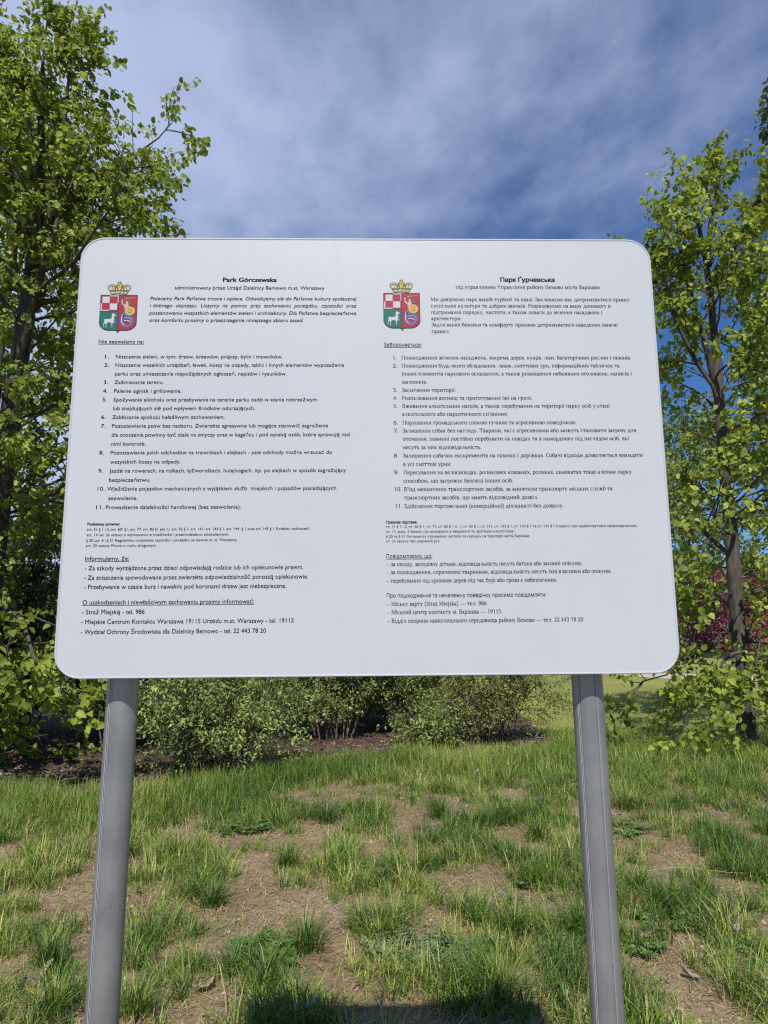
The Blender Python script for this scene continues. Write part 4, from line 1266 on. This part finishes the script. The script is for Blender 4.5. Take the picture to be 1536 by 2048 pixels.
def far_tree(label, x, y, h, rad, seed, mat, n=3600, leaf=.34, z_low=.18, name='deciduous_tree', group='trees beyond the lawn', blobs=26, kind='tree'):
    rng = np.random.default_rng(seed)
    root = thing(name, label, kind, (x, y, 0), group)
    K = 8
    lead = np.stack([np.cumsum(rng.normal(0, .12, K)) * .5, np.cumsum(rng.normal(0, .12, K)) * .5, np.linspace(-.2, h * .93, K)], 1)[None]
    lr = (h * .016 * np.linspace(1, .12, K))[None]
    u = rng.uniform(0, 1, blobs)
    zz = h * (z_low + (1 - z_low) * u ** .9)
    prof = np.sin(np.pi * np.clip((zz / h - z_low) / (1 - z_low) * .86 + .14, 0, 1)) ** .7
    az = rng.uniform(0, 2 * np.pi, blobs)
    rr = rad * prof * np.sqrt(rng.uniform(0.1, 1, blobs))
    bc = np.stack([rr * np.cos(az), rr * np.sin(az), zz], 1)
    pid = np.zeros(blobs, int)
    tp = np.clip(zz / h * .8 - .05, .1, .95)
    start = sample(lead, pid, tp)
    s_ = np.linspace(0, 1, 6)[None, :, None]
    limbs = start[:, None] * (1 - s_) + bc[:, None] * s_
    limr = (h * .005) * np.linspace(1, .2, 6)[None] * np.ones((blobs, 1))
    V, q = merge([tubes(lead, lr, 8), tubes(limbs, limr, 4)])
    link('trunk', np_mesh('trunk', V, [q]), root, M_BARK, True)
    b = rng.integers(0, blobs, n)
    d = norm(rng.normal(size=(n, 3)))
    br = rad * rng.uniform(.28, .5, blobs)[b] * rng.uniform(.55, 1.1, n)
    c = bc[b] + d * br[:, None] * np.array([1, 1, .8])
    c[:, 2] = np.maximum(c[:, 2], h * z_low * .4)
    nr = norm(d + rng.normal(size=(n, 3)) * .5 + np.array([0, 0, .3]))
    mid = norm(rng.normal(size=(n, 3)) + np.array([0, 0, -.3]))
    hue = np.clip(rng.normal(.5, .2, blobs)[b] + rng.normal(0, .2, n), 0, 1)
    Vl, Fl, Tl = leaves(c, mid, nr, leaf * rng.uniform(.5, 1.2, n), rng, 'lance' if leaf < .12 else 'linden', hue)
    link('crown', np_mesh('crown', Vl, [Fl], [Tl]), root, mat, True)
    return root


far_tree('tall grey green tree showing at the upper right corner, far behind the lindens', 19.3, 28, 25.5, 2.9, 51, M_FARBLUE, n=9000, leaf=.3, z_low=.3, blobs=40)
far_tree('round green tree on the far lawn just right of the board', 26.5, 58, 17, 5.5, 52, M_FAR)
far_tree('tallest green tree on the far lawn behind the right linden trunk', 33, 66, 22, 6.5, 53, M_FAR, n=5600, leaf=.42)
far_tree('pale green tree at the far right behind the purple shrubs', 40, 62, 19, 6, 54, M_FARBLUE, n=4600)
far_tree('green tree hidden behind the right part of the board', 17, 64, 14, 5, 55, M_FAR, n=2600)
far_tree('broad green tree hidden behind the middle of the board', 4, 70, 15, 6, 56, M_FAR, n=2600)
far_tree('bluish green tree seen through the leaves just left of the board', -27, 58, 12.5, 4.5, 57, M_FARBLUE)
far_tree('green tree far behind the left shrubs', -19, 62, 12, 5, 58, M_FAR, n=2600)
far_tree('green tree far away at the left edge', -36, 64, 14, 6, 59, M_FAR, n=2600)
far_tree('green tree far away between the middle and the left shrubs', -8, 72, 13, 5.5, 60, M_FAR, n=2600)
far_tree('purple leaved shrub left of the right linden trunk on the far lawn', 21.6, 46, 4.6, 3.3, 61, M_PURPLE, n=5200, leaf=.2, z_low=.06, name='purple_shrub', group='purple shrubs beyond the lawn', kind='shrub')
far_tree('purple leaved shrub right of the right linden trunk on the far lawn', 26.8, 47.5, 5.0, 2.4, 62, M_PURPLE, n=4200, leaf=.2, z_low=.06, name='purple_shrub', group='purple shrubs beyond the lawn', kind='shrub')
far_tree('wide low green bush under the far trees at the right', 34, 55, 4.5, 4.5, 63, M_FAR, n=3000, leaf=.25, z_low=.05, name='green_bush', group='bushes under the far trees', kind='shrub')
far_tree('low green bush under the far trees, beside the purple shrubs', 24, 56, 4.2, 4.5, 64, M_FAR, n=3000, leaf=.25, z_low=.05, name='green_bush', group='bushes under the far trees', kind='shrub')

# a wood far away behind the lawn that reads as one dark green mass
rng = np.random.default_rng(900)
n = 26000
wx = rng.uniform(-110, 130, n)
top_ = 5.5 + 7.0 * fbm(wx * .11, wx * 0, 17, 3)
wz = top_ * rng.uniform(0, 1, n) ** .8
wy = 96 + 6 * fbm(wx * .2, wx * 0 + 4, 18, 2) + rng.uniform(-2.5, 2.5, n) + wz * .35
c = np.stack([wx, wy, wz], 1)
nr = norm(rng.normal(size=(n, 3)) * .6 + np.array([0, -.8, .6]))
Vl, Fl, Tl = leaves(c, norm(rng.normal(size=(n, 3)) + np.array([0, 0, -.4])), nr, rng.uniform(.6, 1.3, n), rng, 'linden', np.clip(fbm(wx * .25, wz * .3, 19, 2) + rng.normal(0, .2, n), 0, 1))
tag(link('woods', np_mesh('woods', Vl, [Fl], [Tl]), None, M_FAR, True), kind='stuff')

# ---------------------------------------------------------------- grass
def in_view(x, y, pad=0.6):
    return (np.abs(x - 0.02 * y) < 0.56 * y + pad)


def blades(x, y, az, lean, length, width, tint, curl=0.9, flat=False):
    n = len(x)
    z = gh(x, y) - 0.004
    s_ = np.array([0, .38, .74, 1.0])
    wv = np.array([1.0, .85, .55, 0.0])
    d = np.stack([np.cos(az), np.sin(az)], 1)
    side = np.stack([-d[:, 1], d[:, 0]], 1)
    lo = lean[:, None] * (0.35 * s_ + (curl * s_ ** 2))[None]
    hz = length[:, None] * np.sin(np.clip(lo, 0, 1.45))
    vt = length[:, None] * s_[None] * np.cos(np.clip(lo * .8, 0, 1.45))
    hz = hz * s_[None] ** .6
    if flat:
        hz = length[:, None] * s_[None]
        vt = 0.012 + 0.02 * np.sin(np.pi * s_)[None] * (np.random.default_rng(5).uniform(0, 1, (n, 1)))
        vt = vt * np.ones((n, 1))
    cx_ = x[:, None] + d[:, :1] * hz
    cy_ = y[:, None] + d[:, 1:] * hz
    cz_ = z[:, None] + vt
    hw = width[:, None] * wv[None] / 2
    L = np.stack([cx_ - side[:, :1] * hw, cy_ - side[:, 1:] * hw, cz_], -1)
    R = np.stack([cx_ + side[:, :1] * hw, cy_ + side[:, 1:] * hw, cz_], -1)
    V = np.concatenate([L[:, :3], R[:, :3], L[:, 3:]], 1)   # 7 verts
    b = (np.arange(n) * 7)[:, None]
    Q = np.concatenate([b + np.array([[0, 3, 4, 1]]), b + np.array([[1, 4, 5, 2]])], 0)
    T = b + np.array([[2, 5, 6]])
    return V.reshape(-1, 3), Q, T, np.r_[tint, tint], tint


def grass_obj(name, parts, mat):
    vs, qs, ts, tq, tt_, o = [], [], [], [], [], 0
    for V, Q, T, a, b in parts:
        vs.append(V); qs.append(Q + o); ts.append(T + o); tq.append(a); tt_.append(b)
        o += len(V)
    me = np_mesh(name, np.concatenate(vs), [np.concatenate(qs), np.concatenate(ts)], [np.concatenate(tq), np.concatenate(tt_)])
    ob = link(name, me, None, mat)
    return tag(ob, kind='stuff')


rng = np.random.default_rng(77)
parts = []


def cover(x, y):
    """how thickly grass grows: 0 bare .. 1 lush"""
    n_ = fbm(x * 2.8, y * 2.8, 101, 4)
    n2_ = fbm(x * 5.0, y * 5.0, 131, 2)
    lush = np.interp(y, [2.6, 3.6, 5.0, 6.2, 7.2, 8.2, 10], [-.14, -.10, -.05, .02, .16, .24, .24])
    edge = np.clip(1 - np.abs(y - (bed_edge(x) - .5)) / 1.1, 0, 1) * .22
    return np.clip((n_ - .5) * 3.6 + (n2_ - .5) * 2.2 + .58 + lush * 1.25 + edge, 0, 1)


# tufts
N = 19500
ty = np.sqrt(rng.uniform(2.0 ** 2, 9.8 ** 2, N))
tx = rng.uniform(-1, 1, N) * (0.68 * ty + 1.0) + .02 * ty
cv = cover(tx, ty)
keep = (rng.uniform(0, 1, N) < cv ** 1.5 * .8) & ~in_bed(tx, ty, -.05)
tx, ty, cv = tx[keep], ty[keep], cv[keep]
size = (.45 + .85 * rng.uniform(0, 1, len(tx)) ** 2.2) * (0.65 + .5 * cv)
hand = [(-1.52, 3.69, 1.2), (-.46, 3.42, 1.25), (.54, 3.28, 1.5), (.40, 3.34, 1.2), (.74, 3.93, 1.15), (.57, 6.18, 1.35), (.12, 3.95, 1.3), (-.05, 4.0, 1.1), (-.32, 3.75, 1.3), (-.9, 4.35, 1.1), (-1.05, 4.5, 1.0), (1.6, 4.5, 1.1), (1.95, 4.45, 1.1), (1.35, 4.3, 1.0), (1.02, 4.7, 1.0), (-1.3, 3.25, 1.3), (-.95, 3.2, 1.2), (1.1, 3.9, 1.1), (.35, 4.9, 1.2), (-.55, 5.0, 1.15), (-.35, 6.1, 1.4), (-1.7, 5.3, 1.2), (1.25, 5.6, 1.2), (2.5, 5.3, 1.3), (.9, 5.2, 1.0), (2.2, 6.4, 1.3)]
tx = np.r_[tx, [h_[0] for h_ in hand]]
ty = np.r_[ty, [h_[1] for h_ in hand]]
cv = np.r_[cv, np.ones(len(hand))]
size = np.r_[size, [h_[2] * 1.0 for h_ in hand]]
nb = np.clip((34 * size * np.interp(ty, [3, 6, 9], [1.25, .9, .65])).astype(int), 8, 90)
nb[-len(hand):] = (np.array([h_[2] for h_ in hand]) * 190).astype(int)
pid = np.repeat(np.arange(len(tx)), nb)
m = len(pid)
ra = rng.uniform(0, 2 * np.pi, m)
rad = np.abs(rng.normal(0, .042, m)) * size[pid]
bx_ = tx[pid] + rad * np.cos(ra)
by_ = ty[pid] + rad * np.sin(ra)
az = ra + rng.normal(0, .7, m)
ln = size[pid] * rng.uniform(.06, .20, m) * np.interp(by_, [3, 6.5, 8.5], [.92, 1.0, 1.25])
tt0 = np.clip(rng.normal(.28, .22, len(tx)) + (fbm(tx * 1.1, ty * 1.1, 401, 3) - .5) * .9, 0, .8)
tt0[-len(hand):] = rng.uniform(.08, .36, len(hand))
tn = np.clip(tt0[pid] + rng.normal(0, .17, m) + (rng.uniform(0, 1, m) > .88) * .45, 0, 1)
parts.append(blades(bx_, by_, az, np.clip(rng.normal(.62, .32, m), .05, 1.45), ln, rng.uniform(.003, .006, m), tn))
# short sward between the tufts
N = 300000
sy = np.sqrt(rng.uniform(2.0 ** 2, 9.9 ** 2, N))
sx = rng.uniform(-1, 1, N) * (0.68 * sy + 1.0) + .02 * sy
cv = cover(sx, sy)
keep = (rng.uniform(0, 1, N) < (cv * .75 + .07)) & ~in_bed(sx, sy, .05)
sx, sy, cv = sx[keep], sy[keep], cv[keep]
m = len(sx)
parts.append(blades(sx, sy, rng.uniform(0, 2 * np.pi, m), np.clip(rng.normal(.8, .35, m), .1, 1.5), rng.uniform(.03, .085, m) * (0.6 + .7 * cv), rng.uniform(.0024, .0048, m), np.clip(rng.normal(.61, .22, m) + (fbm(sx * 1.1, sy * 1.1, 411, 3) - .5) * .8, 0, 1)))
# the strip of long grass along the bed, and the lawn to its right
N = 34000
fx = rng.uniform(-7.8, 3.2, N)
fy = bed_edge(fx) - np.abs(rng.normal(0, .42, N)) + .1
m0 = in_view(fx, fy, 1.8) & (fbm(fx * 2.2, fy * 2.2, 7, 3) > .36)
fx, fy = fx[m0], fy[m0]
m = len(fx)
parts.append(blades(fx, fy, rng.uniform(0, 2 * np.pi, m), np.clip(rng.normal(.42, .25, m), .05, 1.3), rng.uniform(.10, .30, m), rng.uniform(.0034, .006, m), np.clip(rng.normal(.48, .17, m) + (fbm(fx * .9, fy * .9, 421, 3) - .5) * .7, 0, .95)))
N = 90000
lx = rng.uniform(2.2, 9.5, N)
ly = 8.2 + 9.5 * rng.uniform(0, 1, N) ** 1.4
m0 = in_view(lx, ly) & ~in_bed(lx, ly) & (rng.uniform(0, 1, N) < np.clip(fbm(lx * 1.2, ly * 1.2, 71, 3) * 2 - .35, .1, 1))
lx, ly = lx[m0], ly[m0]
m = len(lx)
parts.append(blades(lx, ly, rng.uniform(0, 2 * np.pi, m), np.clip(rng.normal(.6, .3, m), .05, 1.4), rng.uniform(.05, .15, m) * np.interp(ly, [8, 10, 13], [1.5, 1.0, .7]), rng.uniform(.004, .007, m), np.clip(rng.normal(.5, .18, m) + np.interp(ly, [9.5, 13], [0, .28]), 0, 1)))
grass_obj('grass', parts, M_GRASS)

N = 100000
sy = np.sqrt(rng.uniform(2.0 ** 2, 8.8 ** 2, N))
sx = rng.uniform(-1, 1, N) * (0.68 * sy + 1.0) + .02 * sy
m0 = ~in_bed(sx, sy, -.1) & (fbm(sx * 2.5, sy * 2.5, 55, 3) > rng.uniform(.2, .62, N))
sx, sy = sx[m0], sy[m0]
m = len(sx)
grass_obj('dry_straw', [blades(sx, sy, rng.uniform(0, 2 * np.pi, m), np.ones(m), rng.uniform(.02, .13, m), rng.uniform(.0016, .0042, m), rng.uniform(0, 1, m), flat=True)], M_STRAW)

# crumbs of soil
N = 16000
cy_ = np.sqrt(rng.uniform(2.7 ** 2, 7.5 ** 2, N))
cx_ = rng.uniform(-1, 1, N) * (0.58 * cy_ + .5) + .02 * cy_
m0 = rng.uniform(0, 1, N) < np.clip(fbm(cx_ * 3, cy_ * 3, 311, 3) * 2.4 - .7, .03, 1)
cx_, cy_ = cx_[m0], cy_[m0]
m = len(cx_)
oc = norm(np.array([[1, 0, 0], [.3, .95, 0], [-.8, .6, 0], [-.8, -.6, 0], [.3, -.95, 0], [.4, .2, .8], [-.4, .3, .75], [-.1, -.5, .8], [0, 0, 1.1]], float))
B = oc[None] * (1 + rng.normal(0, .2, (m, 9, 1))) * (rng.gamma(1.6, .0028, m) + .002)[:, None, None] * np.array([1, 1, .75])
V = (B + np.stack([cx_, cy_, gh(cx_, cy_) + .001], 1)[:, None]).reshape(-1, 3)
ft = np.array([[0, 1, 5], [1, 6, 5], [1, 2, 6], [2, 3, 6], [3, 7, 6], [3, 4, 7], [4, 5, 7], [4, 0, 5], [5, 6, 8], [6, 7, 8], [7, 5, 8]])
Ft = ((np.arange(m) * 9)[:, None, None] + ft[None]).reshape(-1, 3)
M_CRUMB = grass_mat('soil_crumb', [(0.0, (0.12, 0.085, 0.058)), (0.6, (0.26, 0.19, 0.13)), (0.93, (0.36, 0.29, 0.21)), (1.0, (0.5, 0.46, 0.4))], 0.0)
tag(link('soil_crumbs', np_mesh('soil_crumbs', V, [Ft], [np.repeat(rng.uniform(0, 1, m), 11)]), None, M_CRUMB), kind='stuff')

# bark chips and fallen bits in the bed
M_CHIP = grass_mat('bark_chip', [(0.0, (0.04, 0.026, 0.018)), (0.55, (0.13, 0.085, 0.06)), (0.85, (0.28, 0.20, 0.15)), (1.0, (0.45, 0.36, 0.29))], 0.0)
N = 9000
sx = rng.uniform(-6.5, 2.9, N)
sy = bed_edge(sx) - .12 + np.abs(rng.normal(0, 1.3, N))
m0 = in_view(sx, sy) & in_bed(sx, sy, -.12)
sx, sy = sx[m0], sy[m0]
m = len(sx)
az = rng.uniform(0, 2 * np.pi, m)
ln, wd_, th = rng.uniform(.02, .09, m), rng.uniform(.01, .028, m), rng.uniform(.004, .012, m)
bxv = np.array([[-1, -1, 0], [1, -1, 0], [1, 1, 0], [-1, 1, 0], [-.8, -.7, 1], [.85, -.8, 1], [.7, .8, 1], [-.9, .7, 1]], float)
B = bxv[None] * np.stack([ln / 2, wd_ / 2, th], 1)[:, None]
tlt = rng.normal(0, .25, m)
Bz = B[..., 2] + B[..., 0] * np.sin(tlt)[:, None]
Bx = B[..., 0] * np.cos(az)[:, None] - B[..., 1] * np.sin(az)[:, None]
By = B[..., 0] * np.sin(az)[:, None] + B[..., 1] * np.cos(az)[:, None]
V = np.stack([Bx + sx[:, None], By + sy[:, None], Bz + (gh(sx, sy) + .03)[:, None]], -1).reshape(-1, 3)
fq = np.array([[4, 5, 6, 7], [0, 1, 5, 4], [1, 2, 6, 5], [2, 3, 7, 6], [3, 0, 4, 7]])
Fq = ((np.arange(m) * 8)[:, None, None] + fq[None]).reshape(-1, 4)
ch = link('bark_chips', np_mesh('bark_chips', V, [Fq], [np.repeat(rng.beta(1.3, 2.2, m), 5)]), None, M_CHIP)
tag(ch, kind='stuff')

# ---------------------------------------------------------------- small things in the grass
def weed(label, x, y, r, n, seed, mat, up_=.5, lobes=True, name='weed_plant', group='low broad-leaved weeds'):
    rg_ = np.random.default_rng(seed)
    z0 = float(gh(x, y))
    root = thing(name, label, 'weed', (x, y, z0), group)
    px0, py0 = rg_.normal(0, r * .42, n), rg_.normal(0, r * .36, n)
    az_ = np.arctan2(py0, px0) + rg_.normal(0, .6, n)
    el = rg_.uniform(.15, .15 + up_, n)
    s_ = np.linspace(0, 1, 5)
    ln_ = rg_.uniform(.06, .13, n) * (r / .16) ** .4
    P = np.stack([px0[:, None] + np.cos(az_)[:, None] * ln_[:, None] * s_, py0[:, None] + np.sin(az_)[:, None] * ln_[:, None] * s_, .006 + ln_[:, None] * np.sin(el)[:, None] * (s_ * 1.5 - .9 * s_ ** 2)[None] + rg_.uniform(0, .03, n)[:, None]], -1)
    P[..., 2] += gh(P[..., 0] + x, P[..., 1] + y) - z0
    V, q = tubes(P * np.array([1, 1, 1]), np.full((n, 5), .0012), 3)
    link('stalk', np_mesh('stalk', V, [q]), root, mat)
    k = 5
    pid_ = np.repeat(np.arange(n), 2 * k + 1)
    tt_ = np.tile(np.r_[np.repeat(np.linspace(.25, .92, k), 2), .97], n)
    c = sample(P, pid_, tt_)
    T = norm(P[pid_, -1] - P[pid_, 0])
    sd = np.tile(np.r_[np.tile([1, -1], k), 0], n)[:, None]
    lat = norm(np.cross(T, np.array([0, 0, 1.0])))
    mid = norm(T * .6 + lat * sd * 1.0)
    nr = norm(np.array([0, 0, 1.0]) + rg_.normal(0, .3, (len(c), 3)))
    sz = (ln_[pid_] * .34) * np.sin(np.pi * np.clip(tt_ * .8 + .1, 0, 1)) + .006
    Vl, Fl, Tl = leaves(c, mid, nr, sz * rg_.uniform(.8, 1.2, len(c)), rg_, 'lance' if lobes else 'linden')
    link('foliage', np_mesh('foliage', Vl, [Fl], [Tl]), root, mat, True)


weed('grey green feathery weed patch in the middle, nearest in front of the shadow', .20, 3.70, .16, 90, 201, M_GREYWEED)
weed('second grey green weed patch, just right of the feathery patch', .40, 3.62, .12, 50, 202, M_GREYWEED)
weed('fresh green broad weed patch right of the left post, near the shadow', -.52, 3.74, .12, 60, 203, M_WEED)
weed('flat green weed rosette at the right, below the lying dry stalk', 1.55, 4.05, .11, 36, 204, M_WEED, .25)
weed('flat green weed rosette in bare soil near the right edge', 1.92, 3.72, .12, 36, 205, M_WEED, .25)
weed('dark green low clover patch beside the right post, far back at the bed', 2.08, 7.5, .3, 110, 206, M_WEED)
weed('dark green weed patch in mid grass right of the right post', 1.92, 5.75, .17, 60, 207, M_WEED)
weed('small green weed in bare soil left of the right post', .98, 4.62, .08, 34, 208, M_WEED, .3)
weed('small bright weed rosette between the posts, just beyond the grey green patches', .05, 4.9, .09, 34, 210, M_WEED, .3)
weed('small weed rosette in the bare soil at the right, between right post and right edge', 1.3, 3.75, .09, 30, 211, M_WEED, .25)
weed('dark weed clump in the grass right of the left post, far from the shadow', -.95, 5.9, .18, 60, 209, M_WEED)

M_DRY = plain_mat('dry_leaf', (0.20, 0.14, 0.085), 0.9, 0, .05)
M_PALEDRY = plain_mat('pale_dry_leaf', (0.26, 0.21, 0.155), 0.9, 0, .05)
M_SEED = plain_mat('seed_down', (0.62, 0.62, 0.60), 0.95, 0, .05)
M_STALK = plain_mat('green_stalk', (0.16, 0.17, 0.06), 0.6)


def dry_leaf(label, x, y, ln_, wd_, az_, tilt, seed, mat):
    rg_ = np.random.default_rng(seed)
    nu, nv = 9, 7
    u, v = np.meshgrid(np.linspace(0, 1, nu), np.linspace(-1, 1, nv), indexing='ij')
    half = wd_ * .5 * np.sin(np.pi * np.clip(u * .92 + .04, 0, 1)) ** .7 * (1 + .25 * (rg_.uniform(size=u.shape) - .5))
    X_, Y_ = (u - .5) * ln_, v * half
    Z_ = .35 * wd_ * v ** 2 * (.4 + u) + .12 * ln_ * np.sin(u * 4 + seed) + rg_.normal(0, .003, u.shape)
    Xr = X_ * math.cos(tilt) - Z_ * math.sin(tilt)
    Zr = X_ * math.sin(tilt) + Z_ * math.cos(tilt)
    Vt = np.stack([Xr * math.cos(az_) - Y_ * math.sin(az_), Xr * math.sin(az_) + Y_ * math.cos(az_), Zr - Zr.min() + .012], -1).reshape(-1, 3)
    Vb = Vt - np.array([0, 0, .0012])
    id_ = np.arange(nu * nv).reshape(nu, nv)
    q_ = np.stack([id_[:-1, :-1], id_[1:, :-1], id_[1:, 1:], id_[:-1, 1:]], -1).reshape(-1, 4)
    bd = list(id_[:, 0]) + list(id_[-1, 1:]) + list(id_[::-1, -1][1:]) + list(id_[0, ::-1][1:-1])
    bd = np.array(bd)
    nx = np.roll(bd, -1)
    sd = np.stack([bd, bd + nu * nv, nx + nu * nv, nx], 1)
    o = link('dry_leaf', np_mesh('dry_leaf', np.concatenate([Vt, Vb]), [np.concatenate([q_, q_[:, ::-1] + nu * nv, sd])]), None, mat, True)
    o.location = (x, y, float(gh(x, y)))
    return tag(o, label, 'leaf', 'dry leaves on the ground')


dry_leaf('brown curled dry leaf standing on edge in grass at the left', -1.78, 4.13, .10, .05, 1.3, .9, 1, M_DRY)
dry_leaf('pale curled dry leaf on bare soil just right of the left post', -.72, 3.39, .085, .045, .3, .2, 2, M_PALEDRY)
dry_leaf('pale torn dry leaf on soil right of the right post', 1.43, 3.44, .075, .04, 2.6, .15, 3, M_PALEDRY)
dry_leaf('larger of two dry leaves lying together on the soil left of the left post', -1.47, 3.53, .09, .05, .6, .3, 4, M_PALEDRY)
dry_leaf('smaller of two dry leaves lying together on the soil left of the left post', -1.57, 3.50, .06, .035, 2.0, .2, 5, M_DRY)
dry_leaf('orange brown dry leaf in the grass behind the right post', 1.62, 5.25, .09, .05, .9, .5, 6, M_DRY)
dry_leaf('tan dry leaf lying in long grass in front of the densest shrub', -.98, 7.25, .10, .06, .4, .3, 7, M_DRY)


def dandelion(label, x, y, h, seed, bent=0.03):
    rg_ = np.random.default_rng(seed)
    z0 = float(gh(x, y))
    root = thing('dandelion', label, 'flower', (x, y, z0), 'dandelion seed heads')
    s_ = np.linspace(0, 1, 7)
    P = np.stack([bent * s_ ** 2, .01 * s_, h * s_], 1)[None]
    V, q = tubes(P, np.full((1, 7), .0022), 6)
    link('stem', np_mesh('stem', V, [q]), root, M_STALK, True)
    n = 160
    k = np.arange(n) + .5
    ph, th_ = np.arccos(1 - 2 * k / n), np.pi * (1 + 5 ** .5) * k
    d = np.stack([np.cos(th_) * np.sin(ph), np.sin(th_) * np.sin(ph), np.cos(ph)], 1)
    c = P[0, -1]
    P2 = c + d[:, None] * np.array([.003, .008, .012])[None, :, None]
    V1, q1 = tubes(P2, np.full((n, 3), .0004), 3)
    hd, hr = [], []
    for j in range(5):
        e = norm(d + .5 * norm(np.cross(d, rg_.normal(size=(n, 3)))))
        hd.append(np.stack([c + d * .011, c + d * .011 + e * .005], 1))
    P3 = np.concatenate(hd)
    V2, q2 = tubes(P3, np.full((len(P3), 2), .0007), 3)
    Vs, qs_ = merge([(V1, q1), (V2, q2)])
    link('seed_head', np_mesh('seed_head', Vs, [qs_]), root, M_SEED)


dandelion('white dandelion clock in the grass before the yellow olive shrub', 1.06, 7.55, .13, 1)
dandelion('dandelion clock on bare soil right of the right post', 1.79, 3.78, .08, 2)
dandelion('dandelion clock in the shaded lawn by the right linden trunk', 4.40, 9.1, .10, 3, -.02)

# a dry stalk lying across the grass
s_ = np.linspace(0, 1, 14)
xq, yq = 1.72 + 1.1 * s_, 4.70 - .04 * s_ + .02 * np.sin(s_ * 7)
P = np.stack([xq, yq, gh(xq, yq) + .055 + .012 * np.sin(s_ * 9)], 1)[None]
V, q = tubes(P, (.003 * np.linspace(1, .45, 14))[None], 6)
o = link('dry_stalk', np_mesh('dry_stalk', V - P[0, 0], [q]), None, plain_mat('dry_stem', (0.33, 0.27, 0.17), .9), True)
o.location = tuple(P[0, 0])
tag(o, 'long thin dry stalk lying across the grass at the right edge', 'twig')
# a scrap of thin pale plastic in the board's shadow
rg_ = np.random.default_rng(9)
nu, nv = 14, 8
u, v = np.meshgrid(np.linspace(-.5, .5, nu), np.linspace(-.5, .5, nv), indexing='ij')
Vt = np.stack([u * .12, v * .035 + .03 * u ** 2, .02 + .02 * fbm(u * 5 + 9, v * 4 + 9, 3, 2) + .02 * np.abs(v) + .05 * u * (u > 0)], -1).reshape(-1, 3)
id_ = np.arange(nu * nv).reshape(nu, nv)
q_ = np.stack([id_[:-1, :-1], id_[1:, :-1], id_[1:, 1:], id_[:-1, 1:]], -1).reshape(-1, 4)
o = link('plastic_scrap', np_mesh('plastic_scrap', Vt, [q_]), None, plain_mat('pale_plastic', (0.42, 0.46, 0.50), .4), True)
so = o.modifiers.new('thickness', 'SOLIDIFY')
so.thickness = .0012
o.location = (-.27, 3.17, float(gh(-.27, 3.17)))
o.rotation_euler = (0, 0, .35)
tag(o, 'crumpled pale plastic scrap on the ground at the edge of the board shadow', 'litter')
# pale pebbles
M_PEB = plain_mat('pale_stone', (0.5, 0.47, 0.42), .8)
PEB = [('pale pebble on bare soil left of the left post', -1.92, 4.75, .011), ('pale pebble on bare soil between the posts, far back', .28, 6.9, .02), ('pale pebble on bare soil beside the right post', .86, 5.28, .012)]
for lb, x, y, r in PEB:
    bm = bmesh.new()
    bmesh.ops.create_icosphere(bm, subdivisions=2, radius=r)
    for v_ in bm.verts:
        v_.co *= 1 + .22 * (random.Random(hash((round(v_.co.x, 5), round(v_.co.y, 5)))).random() - .5)
        v_.co.z *= .62
    o = bm_obj('pebble', bm, None, M_PEB, True)
    o.location = (x, y, float(gh(x, y)) + r * .45)
    tag(o, lb, 'stone', 'pale pebbles')
